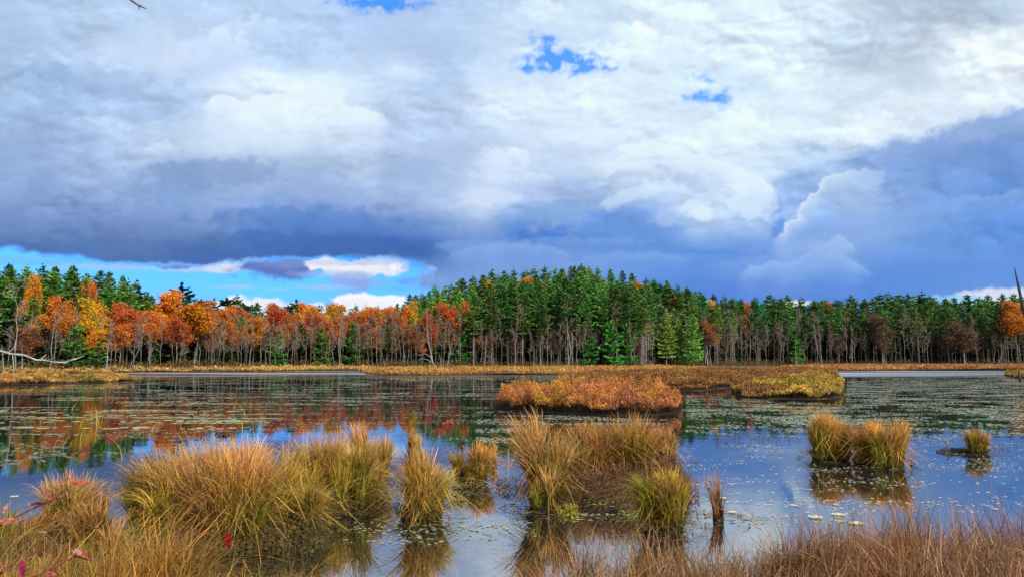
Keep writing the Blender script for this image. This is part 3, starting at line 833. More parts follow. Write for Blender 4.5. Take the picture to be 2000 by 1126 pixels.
# right hand shore
pine_row(1255, 2160, lambda p: shore(p) + 4, 3.8, 18, 14, TALL, 'right', .85, hmax=24)
pine_row(1265, 2160, lambda p: shore(p) + 12, 3.2, 8, 8, TALL, 'right', hmax=24)
pine_row(1275, 2160, lambda p: shore(p) + 22, 3.4, 0, 6, TALL, 'right', hmax=26)
pine_row(1275, 2160, lambda p: shore(p) + 34, 3.2, 8, 5, FULL, 'right', hmax=24)
ZL = {'left': ('pine in the dense stand on the wooded rise at the left', 'pines on the left rise'),
      'maple': ('pine standing up among the orange trees left of the hill', 'pines among the orange trees'),
      'hill': ('bushy green pine on the slope of the rounded hill', 'pines on the hill'),
      'front': ('tall straight pine with a bare lower trunk at the foot of the hill', 'tall pines below the hill'),
      'right': ('tall dark green pine in the even row along the right shore', 'pines on the right shore')}
pines.sort(key=lambda p: p[1])
inview = [p for p in pines if -40 < pxof(p[0], p[1]) < 2040]
outv = [p for p in pines if not (-40 < pxof(p[0], p[1]) < 2040)]
# the 300 that show largest: rank by height over distance and by how open they stand
inview.sort(key=lambda p: -(p[2] / p[1] + (0.03 if p[4] != 'hill' or p[1] > 235 else 0)))
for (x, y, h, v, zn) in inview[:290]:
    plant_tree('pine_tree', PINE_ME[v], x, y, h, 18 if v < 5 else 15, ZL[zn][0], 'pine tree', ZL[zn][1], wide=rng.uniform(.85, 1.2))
rest = inview[290:] + outv[:]
cr, tr = [], []
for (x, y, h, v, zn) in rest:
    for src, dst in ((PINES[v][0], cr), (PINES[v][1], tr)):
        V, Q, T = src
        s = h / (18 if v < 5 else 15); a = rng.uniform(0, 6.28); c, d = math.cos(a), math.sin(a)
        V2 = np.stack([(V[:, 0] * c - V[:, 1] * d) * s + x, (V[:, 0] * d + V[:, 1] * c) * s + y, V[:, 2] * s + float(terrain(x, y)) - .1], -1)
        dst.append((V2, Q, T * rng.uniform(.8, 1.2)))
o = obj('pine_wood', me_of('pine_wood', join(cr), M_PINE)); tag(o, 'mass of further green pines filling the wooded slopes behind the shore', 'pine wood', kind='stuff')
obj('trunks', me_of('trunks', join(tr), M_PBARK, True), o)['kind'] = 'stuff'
print('pines', len(inview), len(outv))

# ---- dark young conifers added so the gaps between the trunks read as shade
und = []
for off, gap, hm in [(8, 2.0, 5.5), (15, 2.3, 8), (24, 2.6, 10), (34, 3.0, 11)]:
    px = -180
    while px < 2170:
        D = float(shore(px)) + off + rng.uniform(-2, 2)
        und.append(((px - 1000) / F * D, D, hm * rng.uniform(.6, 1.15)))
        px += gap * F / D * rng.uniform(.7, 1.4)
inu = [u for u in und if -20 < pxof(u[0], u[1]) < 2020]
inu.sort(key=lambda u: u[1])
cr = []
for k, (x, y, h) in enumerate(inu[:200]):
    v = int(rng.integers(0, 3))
    plant_tree('young_fir', DARK_ME[v], x, y, h, 8, 'small dark fir added to darken the gaps between the shore trunks', 'fir tree', 'dark firs under the trees', wide=1.25)
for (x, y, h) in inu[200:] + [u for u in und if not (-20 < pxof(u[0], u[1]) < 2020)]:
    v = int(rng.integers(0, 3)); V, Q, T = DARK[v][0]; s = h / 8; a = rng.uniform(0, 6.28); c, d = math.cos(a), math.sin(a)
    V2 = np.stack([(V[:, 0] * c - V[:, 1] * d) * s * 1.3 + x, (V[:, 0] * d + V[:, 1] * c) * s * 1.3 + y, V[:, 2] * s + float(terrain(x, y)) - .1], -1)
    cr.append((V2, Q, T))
tag(obj('undergrowth', me_of('undergrowth', join(cr), M_PINE)), 'dark undergrowth added to darken the wood behind the trunks', 'undergrowth', kind='stuff')

# ---- autumn trees: photo x, top y, width px, colour, behind-shore offset
C_OR = (.62, .20, .022); C_RO = (.54, .13, .025); C_GO = (.68, .32, .025); C_YE = (.58, .40, .03); C_RE = (.42, .09, .04); C_RU = (.40, .14, .045); C_BR = (.17, .105, .065)
AUT = [
 (112, 586, 48, C_RO, C_OR, 5, 'red-orange narrow maple in front of the pines near the left edge'),
 (60, 640, 50, C_BR, C_RU, 4, 'brown thin-leaved tree low at the far left shore'),
 (60, 560, 40, C_OR, C_GO, 14, 'small orange crown showing between the leftmost pines'),
 (180, 596, 60, C_YE, C_GO, 6, 'yellow-green maple right of the red-orange one at the left'),
 (172, 560, 34, C_OR, C_RU, 16, 'orange crown high among the pines above the yellow maple'),
 (186, 645, 44, C_GO, C_OR, 3, 'low golden bushy tree under the yellow maple'),
 (245, 606, 66, C_RU, C_RO, 5, 'rust coloured maple left of the leaning grey trunk'),
 (238, 640, 46, C_OR, C_RU, 3, 'lower orange maple beside the rust coloured one'),
 (296, 612, 60, C_RO, C_OR, 6, 'russet maple right behind the leaning grey trunk'),
 (322, 574, 66, C_GO, C_OR, 12, 'golden round crown standing highest left of the valley'),
 (347, 632, 52, C_RE, C_RO, 4, 'deep red maple below the golden crown'),
 (386, 600, 78, C_OR, C_GO, 6, 'broad bright orange maple right of the red one'),
 (440, 608, 50, C_OR, C_RU, 10, 'orange crown between grey bare trees right of the broad maple'),
 (490, 622, 52, C_OR, C_GO, 4, 'orange-brown maple low among the bare trees at the left middle'),
 (540, 606, 46, C_RU, C_OR, 12, 'rust orange crown right of the orange-brown maple'),
 (592, 603, 54, C_OR, C_GO, 12, 'orange crown left of the bright golden one at the valley'),
 (618, 618, 48, C_RU, C_RE, 8, 'russet crown just below the orange and golden crowns'),
 (655, 597, 62, C_GO, C_YE, 12, 'bright golden orange crown in the middle of the valley'),
 (665, 628, 44, C_RE, C_RU, 7, 'dark red crown under the bright golden one'),
 (692, 618, 44, C_OR, C_RU, 12, 'small orange crown right of the bright golden one'),
 (725, 604, 48, C_GO, C_OR, 12, 'golden crown under the lone dark pine'),
 (764, 605, 44, C_GO, C_OR, 14, 'golden orange crown left of the foot of the hill'),
 (790, 612, 36, C_RO, C_OR, 10, 'red-orange crown at the foot of the hill'),
 (808, 601, 36, C_GO, C_YE, 14, 'pale gold crown against the left slope of the hill'),
 (866, 599, 58, C_RO, C_RU, 8, 'large russet crown against the green left slope of the hill'),
 (840, 618, 34, C_RE, C_RU, 6, 'small red crown left of the large russet one'),
 (914, 604, 42, C_OR, C_RO, 12, 'orange crown right of the large russet one'),
 (930, 640, 40, C_RU, C_BR, 6, 'dull rust tree low among trunks under the hill'),
 (1028, 545, 34, C_GO, C_OR, 92, 'orange-gold crown at the top of the hill, left of the summit'),
 (1062, 552, 26, C_OR, C_RU, 88, 'small orange crown just under the summit of the hill'),
 (958, 558, 24, C_OR, C_GO, 84, 'small orange crown on the left slope of the hill'),
 (1245, 556, 26, C_RO, C_OR, 84, 'orange-red crown on the right slope of the hill'),
 (1256, 598, 26, C_GO, C_OR, 15, 'small golden crown where the hill meets the right shore'),
 (1317, 586, 22, C_OR, C_RO, 15, 'small vivid orange crown between pines right of the hill'),
 (1392, 600, 34, C_YE, C_GO, 15, 'yellow crown among the pines of the right shore'),
 (1456, 600, 28, C_OR, C_RU, 15, 'small orange crown right of the yellow one on the right shore'),
 (1380, 632, 50, C_RU, C_BR, 1, 'dull rust tree between the trunks of the right shore'),
 (1306, 640, 44, C_BR, C_RU, 2, 'brown thin tree just right of the tall pines under the hill'),
 (1622, 603, 34, C_RU, C_OR, 15, 'rust orange crown above the grey bare crowns of the right shore'),
 (1720, 618, 44, C_BR, C_BR, 1, 'brown tree halfway along the right shore'),
 (1880, 635, 56, C_BR, C_BR, 1, 'brown thin tree near the right edge'),
 (1984, 593, 52, C_OR, C_RU, 2, 'orange crown beside the black dead trunk at the right edge'),
 (520, 640, 60, C_BR, C_RU, 5, 'brown thin tree between bare trunks right of the broad orange maple'),
 (700, 650, 60, C_BR, C_RU, 6, 'brown thin tree behind the bare trunks of the valley'),
 (790, 648, 60, C_BR, C_RU, 6, 'brown thin tree behind bare trunks left of the leaning snag'),
]
MAPLES = [maple_data(np.random.default_rng(500 + k), 12, [3.4, 3.0, 3.8, 3.1][k], [1, .9, 1.1, 1][k], [.50, .42, .52, .46][k]) for k in range(4)]
THIN = [maple_data(np.random.default_rng(520 + k), 12, 3.4, .16, .3) for k in range(2)]
mcache = {}
for k, (px, yt, wpx, ca, cb, off, lab) in enumerate(AUT):
    D = float(shore(px)) + off; x = (px - 1000) / F * D
    h = float(ztop(px, yt, D)) - float(terrain(x, D))
    thin = ca == C_BR
    v = k % (2 if thin else 4)
    key = (v, ca, cb, thin)
    if key not in mcache:
        src = (THIN if thin else MAPLES)[v]
        g = np.random.default_rng(k)
        mcache[key] = (me_of('crown', tinted(src[0], ca, g, cb), M_LEAF), me_of('trunk', src[1], M_BARK, True))
    wide = 1.35 * (wpx / F * D / 2) / (4.0 * h / 12)
    plant_tree('autumn_tree', mcache[key], x, D, h, 12, lab, 'autumn tree', 'autumn-coloured trees along the far shore', wide=float(np.clip(wide, .45, 1.6)))

g = np.random.default_rng(640)
for (p0, p1, gap, y0, y1, o0, o1, cs) in [(60, 420, 17, 615, 655, 7, 11, [(C_OR, C_RU), (C_RU, C_RO), (C_GO, C_OR)]), (400, 950, 17, 606, 640, 8, 18, [(C_OR, C_GO), (C_RU, C_RO), (C_OR, C_RU), (C_RU, C_BR)]),
                                  (420, 940, 26, 628, 655, 5, 9, [(C_RU, C_BR), (C_OR, C_RU)]), (960, 2000, 75, 632, 660, 2, 6, [(C_BR, C_BR)])]:
    px = p0
    while px < p1:
        D = float(shore(px)) + g.uniform(o0, o1); x = (px - 1000) / F * D
        h = float(ztop(px, g.uniform(y0, y1) + (10 if px > 750 else 0), D)) - float(terrain(x, D))
        ca, cb = cs[int(g.integers(0, len(cs)))]; v = int(g.integers(0, 4)); key = (v, ca, cb, False)
        if key not in mcache:
            src_ = THIN[v % 2] if ca == C_BR else MAPLES[v]
            mcache[key] = (me_of('crown', tinted(src_[0], ca, g, cb), M_LEAF), me_of('trunk', src_[1], M_BARK, True))
        plant_tree('autumn_tree', mcache[key], x, D, h, 12, 'orange or rust crown in the crowd behind the bare grey trunks', 'autumn tree', 'orange trees crowded behind the bare trunks', wide=g.uniform(.65, .95))
        px += gap * g.uniform(.6, 1.5)

# ---- bare grey trees in front
nb = 0
for (p0, p1, gap, yo0, yo1) in [(20, 300, 17, 600, 650), (300, 420, 20, 620, 650), (400, 940, 8.0, 606, 640), (940, 1260, 9, 600, 650), (1260, 2010, 6.5, 606, 650)]:
    px = p0
    while px < p1:
        D = float(shore(px)) + rng.uniform(.5, 7); x = (px - 1000) / F * D
        h = float(ztop(px, rng.uniform(yo0, yo1), D)) - float(terrain(x, D))
        zone = 'left of the hill' if px < 930 else ('below the hill' if px < 1260 else 'along the right shore')
        o = plant_tree('bare_tree', BARE_ME[int(rng.integers(0, 7))], x, D, h, 11, 'thin leafless grey tree in the front row ' + zone, 'bare tree', 'bare trees ' + zone, wide=rng.uniform(.6, 1.1))
        o.rotation_euler[1] = rng.normal(0, .05)
        px += gap * rng.uniform(.5, 1.5); nb += 1
for (px, yt, off, lean, wid, lab) in [(276, 610, 1.5, .30, 1.2, 'grey trunk leaning right in front of the rust coloured maple'), (108, 600, 1, .06, 1.3, 'dark slender trunk in front of the red-orange maple'),
                                (36, 560, 2, .0, 1.2, 'pale slim bare birch at the far left'), (1005, 600, 1, .02, 1, 'pale bare tree left of the tall pines'), (1112, 588, 1, 0, 1.3, 'pale forked dead-looking tree in the middle of the tall pines'),
                                (1300, 600, 1, 0, 1, 'pale leafless tree at the shore bend right of the tall pines')]:
    D = float(shore(px)) + off; x = (px - 1000) / F * D
    h = float(ztop(px, yt, D)) - float(terrain(x, D))
    o = plant_tree('bare_tree', BARE_ME[nb % 7], x - 0.5 * lean * h, D, h, 11, lab, 'bare tree', None, wide=wid, rz=0)
    o.rotation_euler = (0, lean, 0)
    nb += 1
print('bare', nb)
# ---- bleached dead trees (snags) along the marsh edge
for (px, yb, yt, lean, wd, lab) in [(15, 714, 660, 0, 1, 'short pale dead trunk at the far left marsh edge'), (50, 716, 662, .08, 1.1, 'pale dead trunk left of the dark slender one'),
        (208, 716, 682, .25, 1, 'small pale dead tree leaning right at the left shore'), (212, 714, 650, .04, 1, 'thin pale dead tree above the small leaning one'),
        (382, 715, 668, .02, .9, 'lone pale dead stem before the dark gap at the left'),
        (865, 712, 682, -.03, 2.2, 'short thick pale stump standing in the marsh beside the leaning snag'),
        (872, 711, 650, .2, .8, 'slim pale pole leaning right behind the thick stump'), (946, 711, 640, .05, 1.3, 'pale dead tree with drooping twigs left of the tall pines'),
        (960, 711, 655, .1, 1.2, 'pale dead tree next to the one with drooping twigs'), (1110, 710, 625, 0, 1.1, 'tall pale dead tree below the hill'), (1252, 709, 640, 0, 1.2, 'pale dead tree with bent branches at the shore bend'),
        (1042, 710, 660, 0, 1.2, 'pale snag with drooping twigs in front of the tall pines'), (1090, 710, 668, .03, 1.3, 'short pale snag right of the drooping one below the hill'),
        (752, 711, 690, 0, .9, 'short pale stub in front of the bare trunks of the valley'), (1553, 708, 660, 0, .8, 'thin pale dead stem on the right shore'), (1661, 708, 630, 0, .8, 'thin tall pale dead stem halfway along the right shore'),
        (1942, 708, 660, .35, 1, 'pale dead tree leaning right near the right edge')]:
    D = float(shore(px)) - .5; x = (px - 1000) / F * D
    h = float(ztop(px, yt, D)) - 0.2
    o = plant_tree('dead_tree', SNAG_ME[(int(px) * 7) % 5], x, D, h, 9, lab, 'dead tree', None, wide=wd * 9 / max(h, 2.5) * .55 + .2)
    o.rotation_euler = (0, lean, rng.uniform(-.3, .3))
# bright green saplings
for (px, D0, yt, lab) in [(195, 1, 668, 'bright green young pine at the left shore by the small dead tree'), (1195, 1, 630, 'bright green feathery pine at the shore below the hill'), (1150, 2, 655, 'small bright green pine left of the feathery one below the hill'),
                      (1225, 3, 635, 'bright green pine at the corner of the shore'), (1555, 2, 655, 'light green sapling on the right shore'), (150, 2, 640, 'fresh green slim pine between the orange and yellow maples'),
                      (630, 3, 640, 'green sapling below the dark red crown'), (690, 4, 632, 'green sapling right of the dark red crown'), (895, 6, 612, 'dark pointed spruce right of the large russet crown'), (540, 4, 655, 'green sapling among bare trunks at left middle')]:
    D = float(shore(px)) + D0; x = (px - 1000) / F * D
    h = float(ztop(px, yt, D)) - float(terrain(x, D))
    plant_tree('young_pine', YOUNG_ME, x, D, h, 6, lab, 'young pine', None, wide=.75 if h > 7 else 1)

# the leaning snag with broken limbs in the marsh
def tube_obj(name, pts, mat, parent=None, sides=6):
    segs = []
    for a, b in zip(pts[:-1], pts[1:]): segs.append([*a[:3], *b[:3], a[3], b[3]])
    V, Q, T = tubes(segs, sides)
    return obj(name, mesh(name, V, Q, mat, tint=T, smooth=True), parent)
D = 118.0
k_ = D / F
o = empty('leaning_snag', ((855 - 1000) * k_, D, 0.2)); tag(o, 'grey dead tree leaning left with two crooked broken limbs in the marsh', 'dead tree')
tube_obj('trunk', [(0, 0, -.3, .20), (-.8, 0, 1.2, .17), (-1.1, .1, 2.8, .13), (-1.5, 0, 4.6, .10), (-1.7, 0, 7.0, .06), (-1.75, .1, 10.0, .03)], M_BARK, o)
tube_obj('limb', [(-.6, 0, .9, .07), (-1.6, 0, 1.6, .05), (-2.6, .1, 1.8, .04), (-3.0, .1, 1.5, .02)], M_DEAD, o)
tube_obj('limb', [(-.9, 0, 1.9, .07), (-1.9, 0, 2.5, .05), (-2.9, -.1, 2.3, .04), (-3.6, .1, 2.6, .02)], M_DEAD, o)

# ------------------------------------------------------------------ marsh mats
def inside(poly, x, y):
    c = np.zeros(len(x), bool); n = len(poly)
    for i in range(n):
        x1, y1 = poly[i]; x2, y2 = poly[(i + 1) % n]
        with np.errstate(divide='ignore', invalid='ignore'):
            c ^= ((y1 > y) != (y2 > y)) & (x < (x2 - x1) * (y - y1) / (y2 - y1 + 1e-12) + x1)
    return c
def edge_dist(poly, x, y):
    d = np.full(len(x), 1e9); n = len(poly)
    for i in range(n):
        a = np.array(poly[i]); b = np.array(poly[(i + 1) % n]); ab = b - a
        t = np.clip(((x - a[0]) * ab[0] + (y - a[1]) * ab[1]) / (ab @ ab + 1e-9), 0, 1)
        d = np.minimum(d, np.hypot(x - a[0] - t * ab[0], y - a[1] - t * ab[1]))
    return d
def wpoly(pp):
    """photo outline on the water -> world outline, finely divided and ragged"""
    out = []
    n = len(pp)
    for i in range(n):
        a = np.array(G(*pp[i])); b = np.array(G(*pp[(i + 1) % n]))
        L = np.hypot(*(b - a)); m = max(1, int(L / 1.2))
        for k in range(m):
            q = a + (b - a) * k / m
            j = 0.45 * fbm(np.array([q[0] / 1.7]), np.array([q[1] / 1.7]), 77, 3)[0]
            out.append((q[0] + j, q[1] + j * 1.4))
    return out
def sample(poly, n, g):
    a = np.array(poly); lo, hi = a.min(0), a.max(0)
    xs, ys = [], []; tot = 0
    while tot < n:
        x = g.uniform(lo[0], hi[0], n * 2); y = g.uniform(lo[1], hi[1], n * 2)
        k = inside(poly, x, y); xs.append(x[k]); ys.append(y[k]); tot += k.sum()
        if k.sum() == 0: break
    return np.concatenate(xs)[:n], np.concatenate(ys)[:n]
def area(poly):
    a = np.array(poly); return abs(0.5 * np.sum(a[:, 0] * np.roll(a[:, 1], -1) - a[:, 1] * np.roll(a[:, 0], -1)))
def slab(name, poly, z=0.03):
    import bmesh
    bm = bmesh.new()
    top = [bm.verts.new((x, y, z)) for x, y in poly]; bot = [bm.verts.new((x, y, -.3)) for x, y in poly]
    f = bm.faces.new(top)
    for i in range(len(poly)):
        j = (i + 1) % len(poly)
        bm.faces.new((top[i], bot[i], bot[j], top[j]))
    bmesh.ops.triangulate(bm, faces=[f])
    bmesh.ops.recalc_face_normals(bm, faces=bm.faces)
    me = bpy.data.meshes.new(name); bm.to_mesh(me); bm.free()
    me.materials.append(M_MUD)
    return me
SH_A = (.50, .22, .05); SH_B = (.28, .11, .045); SH_C = (.46, .28, .06); SH_D = (.20, .16, .03); SH_G = (.62, .36, .12); SH_P = (.46, .19, .08)
def worley(x, y, s):
    xi = np.floor(x).astype(np.int64); yi = np.floor(y).astype(np.int64)
    best = np.full(len(x), 9.0); bid = np.zeros(len(x), np.int64)
    for i in (-1, 0, 1):
        for j in (-1, 0, 1):
            h1 = hsh(xi + i, yi + j, s); h2 = hsh(xi + i, yi + j, s + 1)
            d = np.hypot(xi + i + h1 / 4294967296 - x, yi + j + h2 / 4294967296 - y)
            k = d < best; best = np.where(k, d, best); bid = np.where(k, hsh(xi + i, yi + j, s + 2), bid)
    return best, bid / 4294967296.0
def shrub_mass(poly, height, n, size, g, cols, lump=1.3, edge=.9, low0=.25):
    """dense low bog shrubs or sedge: leafy shoots filling a lumpy mound over the outline"""
    x, y = sample(poly, n, g)
    e = edge_dist(poly, x, y)
    hh = height * (0.70 + 0.30 * np.clip(e / edge, 0, 1) ** .7) * (0.80 + 0.75 * fbm(x / lump, y / lump, 13, 4))
    cs = .42 * lump
    wd, wi = worley(x / cs + .25 * fbm(x / cs, y / cs, 3, 2), y / cs, 5)
    hh = hh * (.72 + .42 * wi) * (1 - .40 * np.clip(wd, 0, 1) ** 2)
    u = 1 - (1 - low0) * g.uniform(0, 1, n) ** 1.3
    z = np.maximum(hh * u, .02) + .04
    c1 = fbm(x / 2.2 / lump, y / 2.2 / lump, 61, 4)
    f = np.clip(.5 + 1.3 * c1 + g.normal(0, .3, n), 0, 1)
    cc = np.asarray(cols)
    tint = mixc(cc[0], cc[1], f)
    f2 = np.clip(sstep(.1, .5, fbm(x / 3.1 / lump + 9, y / 3.1 / lump, 67, 3)) + g.normal(0, .1, n), 0, 1)
    tint = mixc(tint, np.tile(cc[2], (n, 1)), f2)
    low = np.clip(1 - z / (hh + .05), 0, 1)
    tint = mixc(tint, np.tile((.045, .03, .015), (n, 1)), np.clip(low * 1.5 - .1, 0, 1))   # leaves coloured darker low down, painted shade under the shrubs
    tint = tint * (.62 + .7 * ((wi * 7.7) % 1) * g.uniform(.8, 1.2, n) + .1)[:, None] * np.where(wd > .72, .6, 1)[:, None]  # hollows between the shrub domes coloured darker, as shade
    P = np.stack([x, y, z], -1)
    ax = np.tile([0, 0, 1.0], (n, 1)) + g.normal(0, .35, (n, 3))
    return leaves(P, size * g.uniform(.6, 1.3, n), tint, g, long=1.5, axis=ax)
MATS = [
 # name, outline, height, leaves per m2, leaf size, colours, label, category
 ('marsh_grass', [(-260, 734), (0, 729), (100, 730), (250, 727), (400, 724.5), (500, 725), (700, 722.5), (760, 716), (500, 713.3), (300, 718), (0, 722), (-260, 724)], .75, 26, .20, [SH_G, SH_C, (.50, .30, .10)], 'pale straw marsh grass strip along the left far shore'),
 ('marsh_grass', [(-260, 753), (0, 751), (100, 748.5), (190, 746), (262, 743), (250, 740.5), (120, 740), (0, 741), (-260, 743)], .65, 70, .13, [SH_C, SH_B, SH_D], 'brown marsh grass spit lying in the water at the far left'),
 ('marsh_grass', [(700, 722.4), (716, 730), (790, 732.5), (880, 732), (990, 729.5), (1090, 731), (1130, 733), (1300, 727), (1420, 722), (1300, 716), (1255, 713.6), (1000, 713), (760, 714)], .55, 22, .19, [SH_A, SH_C, SH_G], 'orange-brown marsh reaching into the water from the middle shore'),
 ('marsh_shrub', [(1098, 740), (1106, 750), (1180, 756), (1300, 762), (1370, 763), (1410, 757), (1500, 752), (1560, 742), (1640, 730), (1560, 722), (1420, 722), (1300, 727), (1150, 731)], .58, 45, .13, [(.30, .12, .035), (.20, .075, .03), (.36, .20, .05)], 'wide rust-coloured shrub marsh behind the round island'),
 ('marsh_shrub', [(1424, 764), (1450, 774), (1500, 778), (1545, 779), (1590, 780), (1640, 776), (1650, 758), (1640, 742), (1560, 743), (1470, 752)], .70, 110, .10, [SH_C, SH_B, (.36, .30, .03)], 'brown and yellow-green shrub patch at the right tip of the marsh'),
 ('marsh_grass', [(1500, 722), (1600, 724), (1700, 724), (1830, 721.5), (1900, 720), (2010, 721), (2260, 723), (2260, 715), (1900, 712.5), (1660, 713), (1560, 715)], .6, 22, .19, [SH_A, SH_B, SH_G], 'long rusty marsh strip in front of the right shore'),
 ('marsh_grass', [(1962, 733), (1985, 739), (2100, 740), (2100, 730), (1990, 729)], .6, 70, .13, [SH_C, SH_D, SH_A], 'small yellow-brown marsh tip at the right edge'),
]
for k, (nm, pp, hgt, dn, sz, cols, lab) in enumerate(MATS):
    g = np.random.default_rng(900 + k)
    poly = wpoly(pp); n = int(min(90000, area(poly) * dn * 3))
    print(nm, round(area(poly)), n)
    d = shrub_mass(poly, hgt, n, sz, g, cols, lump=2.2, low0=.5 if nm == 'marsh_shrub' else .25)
    if nm == 'marsh_shrub':      # woody stems under the leaves
        ks = int(area(poly) * 30); x, y = sample(poly, ks, g); ks = len(x)
        d = join([d, blades(np.stack([x, y, np.zeros(ks)], -1), hgt * g.uniform(.5, .9, ks), g.uniform(0, 6.28, ks), g.uniform(0, .3, ks), np.full(ks, .03), np.tile((.012, .008, .005), (ks, 1)), np.tile((.07, .035, .018), (ks, 1)), g, segs=2)])
    o = obj(nm, me_of(nm, d, M_SHRUB)); tag(o, lab, 'marsh', kind='stuff')
    tag(obj('marsh_ground', slab('marsh_ground', poly)), kind='structure')
# brush at the foot of the wood
g = np.random.default_rng(950); n = 60000
px = g.uniform(-150, 2150, n); D = shore(px) + g.uniform(-.5, 8, n) ; x = (px - 1000) / F * D
hh = 1.5 * (0.6 + 0.9 * fbm(x / 3, D / 3, 4, 3)); z = terrain(x, D) + hh * g.uniform(0, 1, n)
f = np.clip(.5 + 1.4 * fbm(x / 5, D / 5, 44, 3), 0, 1)
d = leaves(np.stack([x, D, z], -1), g.uniform(.14, .3, n), mixc((.15, .065, .035), (.10, .11, .035), f), g, long=1.4)
tag(obj('shore_brush', me_of('shore_brush', d, M_SHRUB)), 'low red-brown brush along the foot of the far trees', 'brush', kind='stuff')

# the round shrub island in the middle of the pond
def island(pp, height, dn, sz, cols, label, name='shrub_island', seed=1):
    g = np.random.default_rng(seed)
    poly = wpoly(pp); n = int(area(poly) * dn)
    d = shrub_mass(poly, height, n, sz, g, cols, lump=.9, edge=.55, low0=.58)
    c = np.array(poly).mean(0)
    o = empty(name, (c[0], c[1], 0)); tag(o, label, 'shrub island')
    V = d[0] - [c[0], c[1], 0]
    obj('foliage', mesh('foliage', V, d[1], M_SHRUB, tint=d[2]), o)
    m = obj('root_mat', slab('root_mat', [(a - c[0], b - c[1]) for a, b in poly], .03), o)
    m.data.materials[0] = M_PEAT
    # stems
    x, y = sample(poly, int(area(poly) * 60), g); k = len(x)
    hh = height * g.uniform(.5, 1.0, k)
    V, Q, T = blades(np.stack([x - c[0], y - c[1], np.zeros(k)], -1), hh, g.uniform(0, 6.28, k), g.uniform(0, .35, k), np.full(k, .012), np.tile((.02, .012, .008), (k, 1)), np.tile((.10, .045, .02), (k, 1)), g, segs=3)
    obj('stems', mesh('stems', V, Q, M_SHRUB, tint=T), o)
island([(968, 796), (1010, 803), (1060, 806), (1110, 808), (1180, 812), (1260, 812), (1322, 806), (1326, 790), (1300, 782), (1150, 779), (1000, 780), (974, 786)], .88, 1700, .050, [(.54, .23, .045), SH_P, (.56, .32, .04)], 'long rounded shrub island with orange and rust leaves in mid pond', seed=21)

